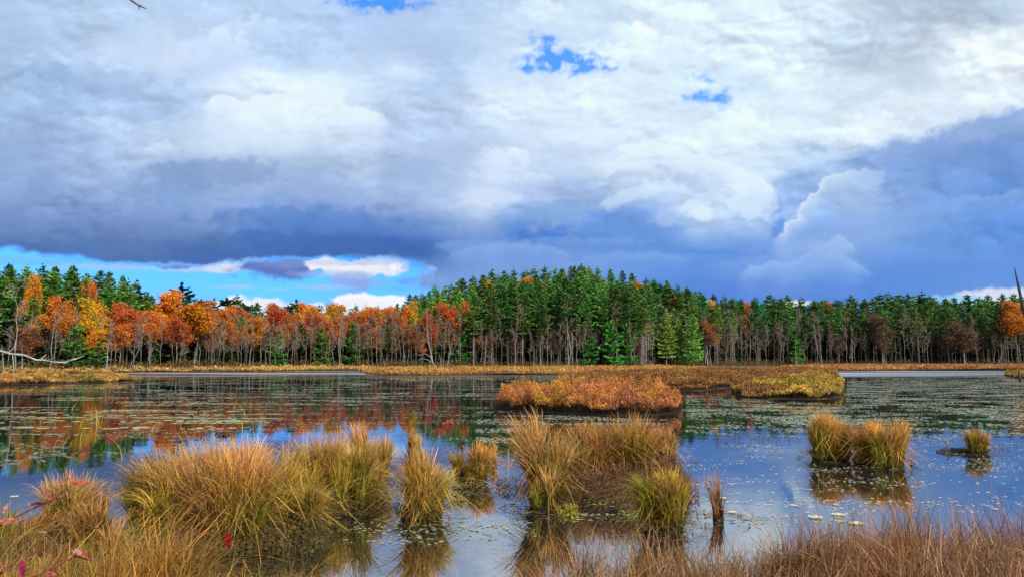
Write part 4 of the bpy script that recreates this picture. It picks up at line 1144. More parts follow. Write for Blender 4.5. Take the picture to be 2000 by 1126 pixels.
# ------------------------------------------------------------------ sedge tussocks
TAN_B = (.20, .17, .03); TAN_T = (.66, .36, .14); GRN_B = (.15, .20, .02); GRN_T = (.52, .40, .055); ORG_B = (.28, .17, .02); ORG_T = (.70, .37, .10); BRN_T = (.40, .22, .12); BRN_B = (.13, .085, .03)
def tussock(x0, x1, yb, yt, label, cols=(TAN_B, TAN_T), alt=(GRN_B, GRN_T), altf=.3, dens=1.0, lean=.5, wind=(0.0, 0.0), name='grass_tussock', seed=None, mound=True, w=.0115, upright=False, cat='grass tussock'):
    g = np.random.default_rng(seed if seed else int(x0 * 3 + yb))
    cx = (x0 + x1) / 2
    bx, by = G(cx, yb)
    rb = (x1 - x0) / 2 / F * by * (.74 if not upright else .45)
    by = by + rb * .7; bx = (cx - 1000) / F * by
    H = float(ztop(cx, yt, by)) * 1.13
    n = int(dens * 1700 * max(.35, min(2.2, rb / .35)) * (1.15 if H > .7 else .8))
    # a tussock is a handful of tufts, each leaning and coloured its own way
    nt_ = 1 if upright else int(max(4, 16 * rb / .5))
    ta = g.uniform(0, 6.28, nt_); tr_ = rb * .85 * np.sqrt(g.uniform(0, 1, nt_))
    tx, ty = tr_ * np.cos(ta), tr_ * np.sin(ta) * .85
    tH = g.uniform(.52, 1.10, nt_) * (1 - .2 * (tr_ / rb) ** 2); tH[g.integers(0, nt_)] = 1.08
    tl = g.uniform(0, .28, nt_) * lean * 2; tla = np.arctan2(ty, tx) + g.normal(0, .9, nt_)
    tc_ = g.uniform(0, 1, nt_) < altf
    k = g.integers(0, nt_, n)
    ra = g.uniform(0, 6.28, n); rr = rb * (.30 if not upright else .8) * np.sqrt(g.uniform(0, 1, n))
    X = tx[k] + rr * np.cos(ra); Y = ty[k] + rr * np.sin(ra)
    ln = np.abs(g.normal(lean * .26, lean * .34, n))
    stray = g.uniform(0, 1, n) < .10
    ln = np.where(stray, ln * 2.0, ln)
    oa = ra + g.normal(0, .8, n)
    vx = np.cos(oa) * ln + wind[0] + tl[k] * np.cos(tla[k]); vy = np.sin(oa) * ln + wind[1] + tl[k] * np.sin(tla[k])
    h = H * tH[k] * np.where(g.uniform(0, 1, n) < .35, g.uniform(.3, .8, n), g.uniform(.75, 1.05, n))
    az = np.arctan2(vy, vx); ln = np.hypot(vx, vy)
    h = h * (1 + .35 * np.clip(ln, 0, 1))
    pick = np.clip(tc_[k] * .75 + g.normal(.1, .22, n), 0, 1)
    v = (g.uniform(.45, 1.25, n) * np.where(g.uniform(0, 1, n) < .12, 1.6, 1))[:, None]
    v = v * g.uniform(.65, 1.3, nt_)[k][:, None]
    PAL = np.array([(.46, .19, .05), (.62, .38, .15), (.38, .32, .04), (.15, .165, .03), (.20, .10, .04)])
    pc = PAL[g.choice(5, nt_, p=[.25, .2, .25, .15, .15])][k] * g.uniform(.85, 1.15, (n, 1))
    pf = (g.uniform(0, 1, nt_)[k] < .55) * g.uniform(.4, .9, n)
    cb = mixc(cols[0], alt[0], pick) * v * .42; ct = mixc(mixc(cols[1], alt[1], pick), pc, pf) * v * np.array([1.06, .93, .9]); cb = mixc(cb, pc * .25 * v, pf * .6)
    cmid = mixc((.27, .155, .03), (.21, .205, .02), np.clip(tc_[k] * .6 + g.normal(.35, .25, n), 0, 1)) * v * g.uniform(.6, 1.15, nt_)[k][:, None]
    P = np.stack([X, Y, np.full(n, .0)], -1)
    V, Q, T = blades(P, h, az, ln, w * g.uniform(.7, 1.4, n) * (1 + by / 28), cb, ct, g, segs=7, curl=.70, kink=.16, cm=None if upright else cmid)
    if mound:      # skirt of old blades bending down to the water
        ks = int(n * .13); ra = g.uniform(0, 6.28, ks); rr = rb * g.uniform(.55, 1.0, ks)
        oa = ra + g.normal(0, .5, ks); vv = g.uniform(.4, 1.3, ks)[:, None]
        sk_ = blades(np.stack([rr * np.cos(ra), rr * np.sin(ra) * .85, np.full(ks, .02)], -1), H * g.uniform(.18, .40, ks), oa, g.uniform(.5, 1.5, ks), w * g.uniform(.8, 1.5, ks),
                     np.tile((.05, .035, .015), (ks, 1)) * vv, mixc((.22, .13, .05), (.24, .20, .04), g.uniform(0, 1, ks)) * vv, g, segs=6, curl=.62)
        V, Q, T = join([(V, Q, T), sk_])
    o = empty(name, (bx, by, 0)); tag(o, label, cat, 'grass tussocks standing in the water')
    obj('blades', mesh('blades', V, Q, M_GRASS, tint=T), o)
    if mound:
        ns = 22; th = np.linspace(0, 2 * math.pi, ns, endpoint=False); rings = []
        for (rr, zz) in [(.95, -.25), (.92, .0), (.80, .035), (.5, .06), (.2, .07)]:
            jit = 1 + .10 * fbm(th * 3 + zz * 9, th * 0 + cx, 3, 2)
            rings.append(np.stack([rb * rr * jit * np.cos(th), rb * rr * jit * np.sin(th) * .85, np.full(ns, zz)], -1))
        V = np.concatenate(rings); i = np.arange(ns); j = (i + 1) % ns
        Q = np.concatenate([np.stack([i + k * ns, j + k * ns, j + (k + 1) * ns, i + (k + 1) * ns], -1) for k in range(4)])
        V = np.concatenate([V, [[0, 0, .075]]])
        Tq = np.stack([i + 4 * ns, j + 4 * ns, np.full(ns, 5 * ns)], -1)
        obj('root_mound', mesh('root_mound', V, [Q, Tq], M_PEAT, smooth=True), o)
    return o
YG = ((.20, .24, .02), (.58, .44, .05))
OG = (ORG_B, ORG_T)
tussock(150, 300, 1110, 985, 'matted rust and olive tussock between the leftmost one and the bottom left bank', (BRN_B, TAN_T), (GRN_B, GRN_T), .4, 1.4)
tussock(0, 110, 1090, 990, 'low dark tussock behind the red-leaved shrub', (BRN_B, BRN_T), (GRN_B, GRN_T), .3, 1.2)
tussock(75, 235, 1045, 930, 'low dark green and brown tussock furthest left, behind the red leaves', (BRN_B, TAN_T), (GRN_B, GRN_T), .55, 1.2)
tussock(255, 420, 1060, 890, 'wide olive tussock with tan seed tops right of the leftmost one', (TAN_B, TAN_T), (GRN_B, GRN_T), .5, 1.6)
tussock(370, 560, 1075, 885, 'big green-yellow tussock in the front of the left cluster', (TAN_B, TAN_T), (GRN_B, GRN_T), .55, 1.8)
tussock(390, 560, 1010, 868, 'tan tussock behind the big green-yellow one', (TAN_B, TAN_T), (GRN_B, GRN_T), .25, 1.3)
tussock(480, 630, 1035, 880, 'golden tussock in the centre of the left cluster', (ORG_B, ORG_T), (GRN_B, GRN_T), .35, 1.4)
tussock(540, 690, 1000, 858, 'shaggy tan tussock at the top of the left cluster', (TAN_B, TAN_T), YG, .3, 1.6)
tussock(640, 735, 1000, 872, 'yellow-green tussock at the right end of the left cluster', (TAN_B, TAN_T), YG, .65, 1.4, lean=.35)
tussock(690, 770, 945, 838, 'orange-tan upright tussock behind the left cluster', OG, (TAN_B, TAN_T), .4, 1.5, lean=.35)
tussock(590, 700, 960, 866, 'tan tussock standing behind the shaggy tan one in the left cluster', (TAN_B, TAN_T), (GRN_B, GRN_T), .3, 1.4)
tussock(300, 400, 985, 885, 'pale tan tussock at the back left of the left cluster', (TAN_B, (.62, .38, .2)), (GRN_B, GRN_T), .2, 1.3)
tussock(560, 640, 1045, 935, 'low olive tussock at the front right of the left cluster', (TAN_B, TAN_T), (GRN_B, GRN_T), .5, 1.2)
tussock(700, 768, 985, 905, 'low brown-green tussock below the orange-tan upright one', (BRN_B, TAN_T), (GRN_B, GRN_T), .4, 1.2)
tussock(1085, 1150, 960, 868, 'low straw tussock between the tall straw-topped one and the tan ones', (TAN_B, TAN_T), (GRN_B, GRN_T), .4, 1.2)
tussock(768, 882, 1020, 888, 'yellow and green tussock standing alone right of the left cluster', (TAN_B, TAN_T), YG, .7, 1.9, lean=.5)
tussock(790, 834, 900, 845, 'small yellow-green tuft behind the lone yellow and green tussock', OG, YG, .7, 1.2, lean=.3)
tussock(882, 962, 940, 868, 'rounded orange tussock between the two big clusters', OG, (TAN_B, TAN_T), .5, 1.7, lean=.6)
tussock(955, 972, 905, 866, 'tiny thin tuft beside the rounded orange tussock', OG, (TAN_B, TAN_T), .5, .5, lean=.15)
tussock(1022, 1105, 990, 828, 'tall straw-topped tussock at the left of the middle cluster', (TAN_B, (.62, .38, .15)), (GRN_B, GRN_T), .35, 2.0, lean=.38, wind=(-.08, 0))
tussock(1030, 1085, 1000, 900, 'low green tuft in front of the tall straw-topped tussock', OG, (GRN_B, GRN_T), .5, .9, lean=.4)
tussock(1110, 1200, 945, 832, 'tan tussock with drooping tops in the back of the middle cluster', (TAN_B, (.60, .35, .14)), (GRN_B, GRN_T), .3, 1.7, lean=.5)
tussock(1180, 1290, 940, 822, 'broad tan tussock at the centre back of the middle cluster', (TAN_B, (.60, .35, .14)), (GRN_B, GRN_T), .25, 1.9, lean=.5)
tussock(1268, 1322, 900, 838, 'small yellow-green tussock at the back right of the middle cluster', (TAN_B, TAN_T), YG, .6, 1.4, lean=.5)
tussock(1240, 1340, 1040, 928, 'golden and green fan-shaped tussock at the front right of the middle cluster', OG, (GRN_B, (.58, .45, .05)), .6, 1.9, lean=.42, wind=(-.12, 0))
tussock(1368, 1420, 1015, 928, 'thin sprays of dark rush standing alone right of the middle cluster', (BRN_B, (.36, .28, .08)), ((.05, .05, .02), (.22, .2, .06)), .5, .16, lean=.45, upright=True, w=.009, cat='rush clump', name='rush_clump')
tussock(1564, 1656, 900, 818, 'taller yellow-green tussock of the pair on the right', OG, (GRN_B, (.50, .40, .05)), .65, 2.2, lean=.3, wind=(.05, 0))
tussock(1648, 1700, 905, 832, 'small tussock squeezed between the right pair', OG, (GRN_B, GRN_T), .5, 1.5, lean=.35)
tussock(1678, 1756, 912, 830, 'orange-topped wide tussock of the pair on the right', (ORG_B, (.62, .30, .08)), (GRN_B, (.50, .40, .05)), .5, 2.1, lean=.38)
tussock(1862, 1922, 886, 840, 'small lone tussock at the far right of the pond', (ORG_B, TAN_T), (GRN_B, GRN_T), .5, 1.4, lean=.4)

# dead blades and litter lying on the water round the tussocks
g = np.random.default_rng(77)
lx, ly, lr = [], [], []
for o_ in [q for q in COL.objects if q.get('category') in ('grass tussock', 'rush clump')]:
    m_ = 110; a_ = g.uniform(0, 6.28, m_); d_ = g.uniform(.15, .62, m_)
    lx.append(o_.location.x + d_ * np.cos(a_)); ly.append(o_.location.y + d_ * np.sin(a_))
lx = np.concatenate(lx); ly = np.concatenate(ly); n = len(lx)
f = g.uniform(0, 1, n)
d = leaves(np.stack([lx, ly, np.full(n, .012) + g.uniform(0, .01, n)], -1), g.uniform(.012, .03, n), mixc((.05, .035, .015), (.34, .22, .08), f), g, flat=.97, long=7.0)
tag(obj('floating_litter', me_of('floating_litter', d, M_GRASS)), 'dead grass blades floating on the dark water round the tussocks', 'litter', kind='stuff')

# low leafy bog plants between the tussocks
def bog_patch(pp, height, dn, label, cols, seed, sz=.03, stems=90):
    g = np.random.default_rng(seed)
    poly = [G(*p) for p in pp]; poly = [(float(a), float(b)) for a, b in poly]
    n = int(area(poly) * dn); x, y = sample(poly, n, g); n = len(x)
    e = edge_dist(poly, x, y)
    hh = height * (.45 + .55 * np.clip(e / .3, 0, 1)) * (.8 + .5 * fbm(x / .5, y / .5, 5, 3))
    z = hh * g.uniform(0, 1, n) ** .6
    f = g.uniform(0, 1, n)
    d1 = leaves(np.stack([x, y, z], -1), sz * g.uniform(.6, 1.3, n), mixc(cols[0], cols[1], f), g, long=1.7)
    k = int(area(poly) * stems); x, y = sample(poly, k, g); k = len(x)
    d2 = blades(np.stack([x, y, np.zeros(k)], -1), height * g.uniform(.6, 1.25, k), g.uniform(0, 6.28, k), g.uniform(0, .5, k), np.full(k, .007), np.tile((.05, .035, .02), (k, 1)), np.tile((.18, .09, .04), (k, 1)), g, segs=4)
    d = join([d1, d2])
    tag(obj('bog_plants', me_of('bog_plants', d, M_SHRUB)), label, 'bog plants', kind='stuff')
bog_patch([(1110, 985), (1200, 1000), (1340, 1000), (1350, 960), (1330, 925), (1120, 925)], .42, 1500, 'dark reddish low shrubs in the middle cluster of tussocks', [(.05, .045, .02), (.20, .085, .045)], 31, stems=160)
bog_patch([(1330, 985), (1365, 985), (1365, 950), (1330, 945)], .35, 300, 'sparse reddish stems at the right of the middle cluster', [(.10, .05, .03), (.28, .05, .05)], 32, stems=60)
bog_patch([(560, 1015), (720, 1015), (700, 985), (560, 985)], .3, 700, 'dark low plants under the left cluster', [(.03, .04, .015), (.08, .07, .02)], 33)
bog_patch([(300, 1100), (640, 1090), (640, 1040), (300, 1050)], .32, 900, 'dark leafy tangle in front of the left cluster', [(.03, .035, .012), (.10, .09, .02)], 34)
bog_patch([(965, 965), (1025, 968), (1025, 940), (970, 938)], .16, 260, 'small dark floating plants between the tussock clusters', [(.03, .03, .02), (.08, .05, .03)], 35, stems=40)
bog_patch([(1390, 868), (1560, 862), (1560, 846), (1390, 850)], .22, 25, 'thin dark emergent stems far right of the middle cluster', [(.06, .05, .02), (.12, .08, .03)], 36, stems=22)
bog_patch([(1755, 915), (1790, 912), (1790, 898), (1760, 898)], .2, 120, 'little reddish water plant beside the right pair of tussocks', [(.10, .04, .03), (.16, .06, .04)], 37, stems=25)
bog_patch([(1920, 880), (2000, 876), (2000, 862), (1920, 868)], .18, 12, 'sparse dark stems in the water at the right edge', [(.06, .05, .02), (.12, .08, .03)], 38, stems=12)
bog_patch([(1090, 1010), (1130, 1010), (1130, 990), (1090, 990)], .12, 900, 'yellow-green cushion of moss before the tall straw-topped tussock', [(.25, .22, .02), (.35, .30, .03)], 39, stems=200)

# ------------------------------------------------------------------ near bank and its grass
def bank_grass(x0, x1, y0, y1, n, h, cols, alt, altf, label, seed, lean=.5, wind=(0, 0), w=.0075, shape=None, name='bank_grass'):
    g = np.random.default_rng(seed)
    x = g.uniform(x0, x1, n); y = g.uniform(y0, y1, n)
    if shape is not None:
        k = shape(x, y) > g.uniform(0, 1, n); x, y = x[k], y[k]; n = len(x)
    nc = int(max(8, (x1 - x0) * (y1 - y0) * 9)); cxs = g.uniform(x0, x1, nc); cys = g.uniform(y0, y1, nc); kc = g.integers(0, nc, n)
    near = g.uniform(0, 1, n) < .62            # most blades stand in tufts
    if shape is not None:
        okc = shape(cxs, cys) > .3
        near &= okc[kc]
    x = np.where(near, cxs[kc] + g.normal(0, .085, n), x); y = np.where(near, cys[kc] + g.normal(0, .085, n), y)
    cl_a = g.uniform(0, 6.28, nc); cl_l = g.uniform(0, .5, nc); cl_h = g.uniform(.7, 1.2, nc); cl_v = g.uniform(.65, 1.25, nc)
    z = np.maximum(terrain(x, y), -.02)
    f = fbm(x / .5, y / .5, seed, 3)
    hh = h * g.uniform(.45, 1.1, n) * (1 + .30 * f) * np.where(near, cl_h[kc], .85)
    az = g.uniform(0, 6.28, n); ln = np.abs(g.normal(lean * .6, lean * .5, n))
    vx = np.cos(az) * ln + wind[0] + near * cl_l[kc] * np.cos(cl_a[kc]); vy = np.sin(az) * ln + wind[1] + near * cl_l[kc] * np.sin(cl_a[kc])
    pick = (g.uniform(0, 1, n) < np.clip(altf + .9 * fbm(x / .6 + 4, y / .6, seed + 5, 2), 0, 1)).astype(float)
    v = (g.uniform(.25, 1.25, n) * np.where(g.uniform(0, 1, n) < .1, 1.8, 1) * np.where(near, cl_v[kc], 1))[:, None]
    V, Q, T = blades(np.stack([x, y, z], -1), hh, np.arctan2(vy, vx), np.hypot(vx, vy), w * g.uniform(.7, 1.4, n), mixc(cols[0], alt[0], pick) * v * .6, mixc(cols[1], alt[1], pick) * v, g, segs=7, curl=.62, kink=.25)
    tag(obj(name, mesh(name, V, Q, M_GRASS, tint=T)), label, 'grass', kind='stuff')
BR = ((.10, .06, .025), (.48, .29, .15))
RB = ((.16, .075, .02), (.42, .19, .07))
bank_grass(2.1, 6.0, 4.3, 6.6, 42000, .86, BR, RB, .45, 'thick brown grass bank at the bottom right corner', 41, lean=.55, wind=(-.1, 0), shape=lambda x, y: sstep(.36, .48, x / y + .05 * fbm(x / .4, y / .4, 3, 2)))
bank_grass(0.2, 3.0, 4.4, 6.2, 20000, .76, BR, RB, .4, 'sparser reddish-brown grass along the bottom right of centre', 42, lean=.6, wind=(.05, 0), shape=lambda x, y: .25 + .75 * sstep(.0, .2, x / y - .04))
bank_grass(-1.6, .6, 4.2, 5.8, 420, .62, (GRN_B, GRN_T), BR, .6, 'few long single blades rising at the bottom centre', 43, lean=.6)
bank_grass(-3.6, -1.7, 4.2, 6.2, 16000, .78, ((.24, .11, .02), (.60, .26, .06)), ((.14, .16, .02), (.40, .30, .06)), .3, 'orange-brown grass bank at the bottom left', 44, lean=.6, wind=(.12, 0), shape=lambda x, y: sstep(-.40, -.50, x / y + .05 * fbm(x / .4, y / .4, 6, 2)) * .9 + .05)
bank_grass(-5.5, -3.0, 4.6, 7.4, 9000, .6, ((.10, .08, .02), (.40, .22, .08)), ((.12, .15, .02), (.34, .28, .06)), .4, 'mixed brown and olive grass at the far bottom left', 45, lean=.6)
bank_grass(-2.4, -1.2, 4.4, 6.4, 500, .62, ((.14, .16, .02), (.42, .34, .08)), ((.22, .12, .02), (.56, .30, .08)), .4, 'loose green and straw blades over dark water at the bottom left of centre', 46, lean=.8)

# single reeds sticking out of the water on the left
g = np.random.default_rng(61); n = 46
px = g.uniform(70, 520, n); py = g.uniform(800, 900, n)
x, y = G(px, py)
V, Q, T = blades(np.stack([x, y, np.zeros(n)], -1), g.uniform(.25, .65, n), g.uniform(0, 6.28, n), g.uniform(.2, 1.0, n), np.full(n, .016), np.tile((.42, .30, .07), (n, 1)), np.tile((.55, .34, .10), (n, 1)), g, segs=5)
tag(obj('water_reeds', mesh('water_reeds', V, Q, M_GRASS, tint=T)), 'scattered thin straw reeds bending out of the water at the left', 'reeds', 'scattered reeds', kind='stuff')

# ------------------------------------------------------------------ lily pads and floating leaves
def pad_arrays(x, y, r, tint, g, sq=1.0, z=.006):
    n = len(x); k = 7
    th = np.linspace(.25, 2 * math.pi - .05, k)[None, :] + g.uniform(0, 6.28, (n, 1))
    rr = r[:, None] * (1 + .12 * g.normal(0, 1, (n, k)).clip(-1.5, 1.5))
    X = x[:, None] + rr * np.cos(th); Y = y[:, None] + rr * np.sin(th) * sq
    Z = np.full((n, k), z) + g.uniform(0, .004, (n, 1)) + g.uniform(0, .004, (n, k))
    V = np.stack([X, Y, Z], -1).reshape(-1, 3)
    Q = np.arange(n * k).reshape(n, k)
    return V, Q, np.repeat(tint, k, 0)
def pad_field(pp, n, r0, r1, ca, cb, thr, seed, ns=(4.0, 1.2)):
    g = np.random.default_rng(seed)
    poly = [tuple(map(float, G(*p))) for p in pp]
    x, y = sample(poly, n, g)
    c = fbm(x / ns[0], y / ns[1], seed, 4)
    k = c > thr + g.normal(0, .06, len(x)); x, y = x[k], y[k]; n = len(x)
    return x, y, g.uniform(r0, r1, n), mixc(ca, cb, g.uniform(0, 1, n)), g
PW = (.40, .42, .28); PY = (.52, .46, .16); PG = (.20, .26, .10); PX = (.62, .62, .52)
fields = [
 ([(250, 737), (1090, 736), (1090, 752), (950, 785), (500, 795), (200, 775), (-100, 765), (-100, 756), (200, 750)], 60000, .035, .085, PG, PW, .22, 71, (5.0, 1.4)),
 ([(-100, 775), (500, 775), (600, 800), (500, 835), (-100, 860)], 16000, .05, .11, PY, PG, .40, 72, (6.0, .8)),
 ([(1330, 800), (1420, 790), (1650, 785), (1655, 740), (1720, 730), (2150, 730), (2150, 850), (1700, 850), (1500, 835), (1340, 830)], 70000, .035, .08, PG, PW, .16, 73, (4.0, 1.5)),
 ([(1340, 770), (1650, 790), (1660, 745), (2150, 735), (2150, 862), (1700, 860), (1340, 845)], 60000, .018, .045, PG, PX, .0, 80, (2.0, 1.2)),
 ([(930, 800), (930, 870), (1020, 870), (1010, 830), (1320, 830), (1320, 815), (980, 808)], 3000, .02, .045, PG, PX, .12, 74),
 ([(-50, 800), (1000, 790), (1000, 870), (700, 845), (300, 880), (-50, 920)], 8000, .02, .05, PG, PW, .14, 75),
 ([(1330, 870), (2050, 855), (2050, 1000), (1500, 1030), (1330, 960)], 5200, .009, .026, PW, PX, .14, 76, (1.6, .9)),
 ([(620, 1080), (1050, 1060), (1050, 960), (880, 930), (500, 960), (500, 1060)], 2600, .010, .026, PG, PW, .0, 77),
 ([(1100, 1020), (1300, 1020), (1300, 960), (1100, 960)], 700, .012, .03, PY, PG, -.1, 78),
]
arr = []; parts = []
for f_ in fields:
    x, y, r, t, g = pad_field(*f_)
    V, Q, T = pad_arrays(x, y, r, t, g)
    parts.append((V, Q, T)); print('pads', len(x))
tag(obj('lily_pads', me_of('lily_pads', join(parts), M_PAD)), 'countless small pale lily pads and floating leaves over the pond', 'lily pads', kind='stuff')
# the larger pads one by one
g = np.random.default_rng(83)
PADV = []
for k in range(4):
    n = 15; th = np.linspace(.22, 2 * math.pi - .22, n)
    r = .5 * (1 + .05 * np.sin(th * 3 + k) + g.normal(0, .02, n))
    V = np.concatenate([[[0, 0, .012]], np.stack([r * np.cos(th), r * np.sin(th), .01 + .03 * np.abs(g.normal(0, .3, n))], -1)])
    Q = np.stack([np.zeros(n - 1, int), np.arange(1, n), np.arange(2, n + 1)], -1)
    T = np.tile([(.56, .52, .14), (.62, .60, .34), (.40, .42, .10), (.58, .50, .26)][k], (n + 1, 1)) * g.uniform(.85, 1.1, (n + 1, 1))
    PADV.append(mesh('lily_pad', V, Q, M_PAD, tint=T))
def big_pad(px, py, size, k, label, group):
    x, y = G(px, py)
    o = obj('lily_pad', PADV[k]); o.location = (x, y, .012); o.rotation_euler = (0, 0, g.uniform(0, 6.28)); o.scale = (size, size * g.uniform(.75, 1), size)
    tag(o, label, 'lily pad', group)
for (px, py, s, k, lab) in [(1300, 1030, .22, 2, 'large lime-yellow floating leaf at the foot of the golden fan-shaped tussock'), (1322, 1034, .2, 2, 'lime-yellow pad right beside the large lime one'), (1592, 1010, .20, 1, 'pale yellow pad leftmost of four near the bottom right'),
                            (1636, 1005, .18, 1, 'pale yellow pad topmost of four near the bottom right'), (1640, 1018, .12, 0, 'smallest yellow pad of four near the bottom right'), (1672, 1022, .19, 1, 'pale yellow pad rightmost of four near the bottom right'),
                            (1412, 973, .14, 1, 'pale pad beside the thin rush clump'), (1430, 1000, .14, 1, 'pale pad just below the one beside the rush clump'), (1550, 987, .12, 1, 'small white pad left of the four yellow ones'), (28, 970, .14, 1, 'single pale pad in the blue reflection at the left edge')]:
    big_pad(px, py, s, k, lab, None)
for k in range(110):
    px, py = g.uniform(0, 480), g.choice([804, 812, 822, 836]) + g.normal(0, 1.6)
    big_pad(px, py, g.uniform(.16, .34), int(g.choice([0, 3])), 'yellowish lily pad floating on the orange reflection at the left', 'yellow pads on the left reflection')
for k in range(90):
    px, py = g.uniform(1350, 1990), g.uniform(905, 985)
    big_pad(px, py, g.uniform(.03, .06), 1, 'small pale pad on the open blue water at the right', 'pale pads on the right water')

# ------------------------------------------------------------------ single things
# white dead branch reaching in from the left
def at(px, py, D): 
    return ((px - 1000) / F * D * 1.0, D, float(ztop(px, py, D)))
def near_branch(name, label, cat, pts, D, mat, subs=()):
    P = [(*at(a, b, D + dd), r) for a, b, dd, r in pts]
    b0 = P[0]
    o = empty(name, b0[:3]); tag(o, label, cat)
    tube_obj('limb', [(p[0] - b0[0], p[1] - b0[1], p[2] - b0[2], p[3]) for p in P], mat, o)
    for s in subs:
        q = [(*at(a, b, D + dd), r) for a, b, dd, r in s]
        tube_obj('twig', [(p[0] - b0[0], p[1] - b0[1], p[2] - b0[2], p[3]) for p in q], mat, o, 5)
near_branch('dead_branch', 'white bare branch reaching in low from the left edge over the marsh', 'branch',
            [(-160, 640, 0, .065), (-70, 672, 0, .055), (0, 683, 0, .045), (25, 690, .2, .038), (50, 692, .2, .036), (75, 702, .3, .032), (90, 702, .3, .03), (110, 706, .4, .02), (132, 707, .5, .03), (142, 702, .5, .03), (155, 699, .6, .025), (168, 694, .6, .01)], 30, M_DEAD,
            [[(84, 701, .3, .03), (89, 696, .3, .02), (95, 691, .3, .01)], [(28, 690, .2, .018), (32, 715, .2, .013), (34, 735, .2, .01), (36, 744, .2, .004)], [(20, 688, .2, .02), (30, 678, .2, .015), (33, 664, .2, .008)], [(82, 702, .3, .02), (100, 702, .3, .012), (112, 697, .3, .006)]])
near_branch('hanging_twig', 'dark twig tip with a small fork hanging in at the top left of the sky', 'twig',
            [(170, -60, 0, .012), (200, -25, 0, .010), (224, 1, 0, .008), (241, 11.5, 0, .007), (257, 18, 0, .003)], 6.0, M_CHAR, [[(241, 11.5, 0, .006), (242.5, 20, 0, .002)], [(241, 11.5, 0, .005), (246, 10, 0, .002)]])
near_branch('dead_pole', 'black bare dead trunk leaning at the right edge above the treetops', 'dead tree',
            [(2050, 770, 0, .17), (2030, 700, 0, .16), (2010, 640, 0, .15), (2000, 600, 0, .13), (1994, 560, 0, .09), (1988, 522, 0, .03)], 60, M_CHAR)
near_branch('dead_stub', 'small dark broken stub in the water at the right edge', 'dead wood',
            [(1986, 745, 0, .10), (1985, 735, 0, .11), (1984, 722, 0, .06)], 62, M_CHAR, [[(1985, 742, 0, .05), (1975, 738, 0, .03), (1966, 734, 0, .02)]])
x, y = G(1852, 882)
o = empty('driftwood', (x, y, 0.0)); tag(o, 'flat grey piece of driftwood beside the small lone tussock', 'driftwood')
tube_obj('log', [(-.25, 0, .02, .02), (0, .02, .05, .05), (.3, 0, .04, .045), (.6, .05, .03, .03)], M_CHAR, o)
tube_obj('stub', [(0.02, 0, .05, .02), (-.02, 0, .2, .014), (.02, 0, .33, .005)], M_BARK, o)
# red-leaved shrub in the lower left corner
M_RED = leaf_mat('red_leaf', .35, .25, rough=.4)
_n = M_RED.node_tree
_h = [q for q in _n.nodes if q.type == 'HUE_SAT'][0]; _a = [q for q in _n.nodes if q.type == 'ATTRIBUTE'][0]
_z = _n.nodes.new('ShaderNodeTexNoise'); _z.inputs['Scale'].default_value = 70; _z.inputs['Detail'].default_value = 5
_g = _n.nodes.new('ShaderNodeTexCoord'); _n.links.new(_g.outputs['Object'], _z.inputs['Vector'])
_r = _n.nodes.new('ShaderNodeValToRGB'); _r.color_ramp.elements[0].position = .40; _r.color_ramp.elements[0].color = (.35, .16, .10, 1); _r.color_ramp.elements[1].position = .56
_x = _n.nodes.new('ShaderNodeMix'); _x.data_type = 'RGBA'; _x.blend_type = 'MULTIPLY'; _x.inputs['Factor'].default_value = .85
_n.links.new(_z.outputs['Fac'], _r.inputs['Fac']); _n.links.new(_a.outputs['Color'], _x.inputs['A']); _n.links.new(_r.outputs['Color'], _x.inputs['B']); _n.links.new(_x.outputs['Result'], _h.inputs['Color'])
def leaf_blade(L, w, g, tint, tint2, fold=.25, droop=.2):
    n = 9; t = np.linspace(0, 1, n)
    ww = w * np.sin(math.pi * t ** .85) ** .9 * .5 + .0006
    z = -droop * L * t ** 2
    sd = g.uniform(-.25, .25); mid = np.stack([t * L, sd * L * t * (1 - t), z + .06 * L * np.sin(t * 6 + g.uniform(0, 6)) * t], -1)
    ww = ww * g.uniform(.8, 1.15)
    a = mid + np.stack([0 * t, ww, fold * ww], -1); b = mid + np.stack([0 * t, -ww, fold * ww], -1)
    V = np.concatenate([a, mid, b]); i = np.arange(n - 1)
    Q = np.concatenate([np.stack([i, i + 1, i + 1 + n, i + n], -1), np.stack([i + n, i + 1 + n, i + 1 + 2 * n, i + 2 * n], -1)])
    T = np.concatenate([np.tile(tint, (n, 1)), np.tile(np.array(tint2), (n, 1)), np.tile(tint, (n, 1))])
    return V, Q, T
def rot(V, yaw, pitch, roll):
    cr, sr = math.cos(roll), math.sin(roll); V = V @ np.array([[1, 0, 0], [0, cr, sr], [0, -sr, cr]])
    c, s = math.cos(pitch), math.sin(pitch); V = V @ np.array([[c, 0, s], [0, 1, 0], [-s, 0, c]])
    c, s = math.cos(yaw), math.sin(yaw); return V @ np.array([[c, s, 0], [-s, c, 0], [0, 0, 1]])
g = np.random.default_rng(99)
D = 2.7
base = np.array([-2.15, 2.75, 0.3])
shrub = empty('red_leaved_shrub', tuple(base)); tag(shrub, 'shrub with pink-red pointed leaves in the bottom left corner', 'shrub')
def shrub_stem(pts, lf):
    W_ = [np.array(at(a, b, d)) - base for a, b, d in pts]
    rr = np.linspace(.0050, .0018, len(W_))
    tube_obj('stem', [(*w_, r_) for w_, r_ in zip(W_, rr)], M_BARKR, shrub, 5)
    for (a, b, d, L, yaw, pit, c) in lf:
        col = [(.45, .07, .05), (.46, .13, .11), (.36, .04, .04), (.48, .24, .20)][c]
        V, Q, T = leaf_blade(L * .8, L * .28, g, np.array(col) * 1.0, np.array(col) * .75)
        V = rot(V, R(yaw), R(pit), g.uniform(-.7, .7)) + (np.array(at(a, b, d)) - base)
        lo = obj('leaf', mesh('leaf', V, Q, M_RED, tint=T, smooth=True), shrub)
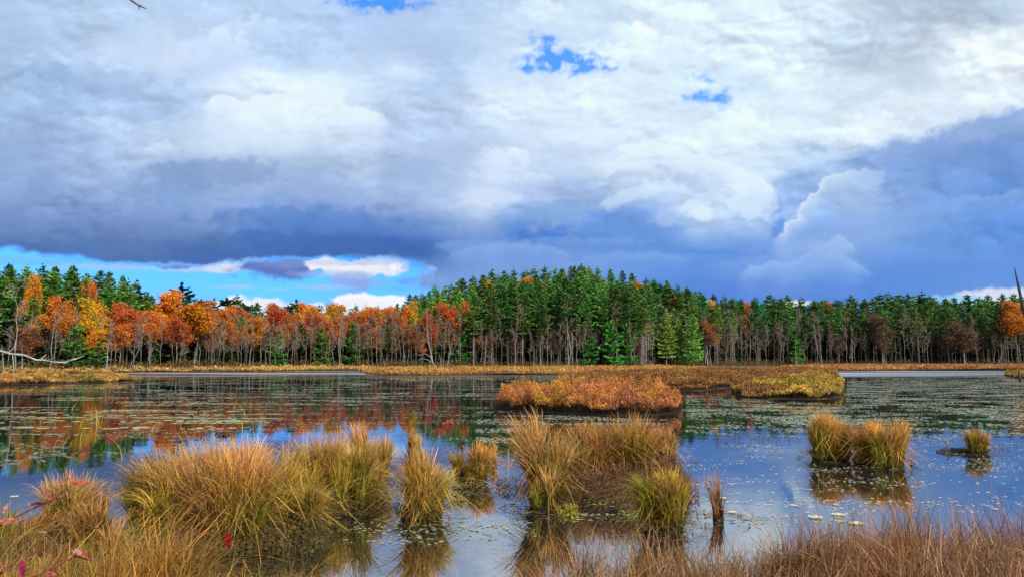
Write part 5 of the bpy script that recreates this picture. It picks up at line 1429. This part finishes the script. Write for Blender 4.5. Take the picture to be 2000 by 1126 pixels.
M_BARKR = rough_mat('reddish_stem', (.10, .035, .02), (.20, .07, .04), 20)
shrub_stem([(-60, 1126, 2.6), (-10, 1060, 2.7), (30, 1020, 2.75), (80, 995, 2.8), (120, 975, 2.85), (160, 943, 2.9)],
           [(160, 943, 2.9, .075, 0, 5, 0), (158, 945, 2.9, .05, 120, 50, 1), (120, 975, 2.85, .07, 150, 25, 1), (118, 978, 2.85, .07, 30, 20, 0), (80, 985, 2.8, .09, 10, 12, 1), (78, 990, 2.8, .06, 140, 40, 3), (95, 985, 2.8, .06, 200, 0, 3),
            (40, 1015, 2.75, .09, 175, -5, 1), (42, 1018, 2.75, .07, 20, 10, 0), (14, 1022, 2.7, .10, 25, 10, 1), (10, 1030, 2.7, .08, 160, 30, 1), (30, 1002, 2.75, .05, 90, 60, 3), (140, 958, 2.87, .05, 250, -30, 0)])
shrub_stem([(-20, 1160, 2.5), (30, 1120, 2.55), (60, 1090, 2.6), (85, 1070, 2.65), (115, 1040, 2.7), (130, 1028, 2.7)],
           [(75, 1090, 2.6, .085, 30, 32, 2), (70, 1092, 2.6, .08, -60, -55, 2), (130, 1030, 2.7, .06, 10, 10, 2), (118, 1040, 2.7, .06, 170, 10, 3), (100, 1070, 2.65, .04, 0, 5, 2), (30, 1120, 2.55, .07, 60, 30, 1), (25, 1122, 2.55, .08, 170, 0, 3)])
shrub_stem([(-60, 1180, 2.4), (20, 1140, 2.5), (110, 1120, 2.55), (170, 1085, 2.6), (210, 1095, 2.65)],
           [(165, 1070, 2.6, .07, -20, -12, 3), (175, 1075, 2.6, .06, 10, -20, 0), (120, 1115, 2.55, .07, 60, 40, 1), (110, 1118, 2.55, .08, -20, 5, 1), (170, 1110, 2.6, .07, -10, 10, 3), (215, 1108, 2.6, .06, 80, 60, 3), (185, 1060, 2.6, .055, 30, 20, 2), (190, 1035, 2.62, .06, 10, 20, 3), (5, 1085, 2.5, .07, 150, 10, 0), (0, 1110, 2.5, .08, 20, 10, 1)])
# the single red leaf on a stem in front of the left cluster
P0 = np.array(at(440, 1150, 3.4))
o = empty('red_leaf_stem', tuple(P0)); tag(o, 'single crimson pointed leaf on a thin stem before the dark water at the bottom left', 'leaf')
pt = [np.array(at(a, b, 3.4)) - P0 for a, b in [(440, 1150), (441, 1110), (440, 1075), (436, 1060)]]
tube_obj('stem', [(*p, .002) for p in pt], M_BARKR, o, 5)
V, Q, T = leaf_blade(.085, .024, g, (.50, .03, .02), (.33, .015, .012), fold=.35, droop=.25)
V = rot(V, R(20), R(-78), 1.2) + (np.array(at(457, 1037, 3.4)) - P0)
obj('leaf', mesh('leaf', V, Q, M_RED, tint=T, smooth=True), o)

S.render.film_transparent = False
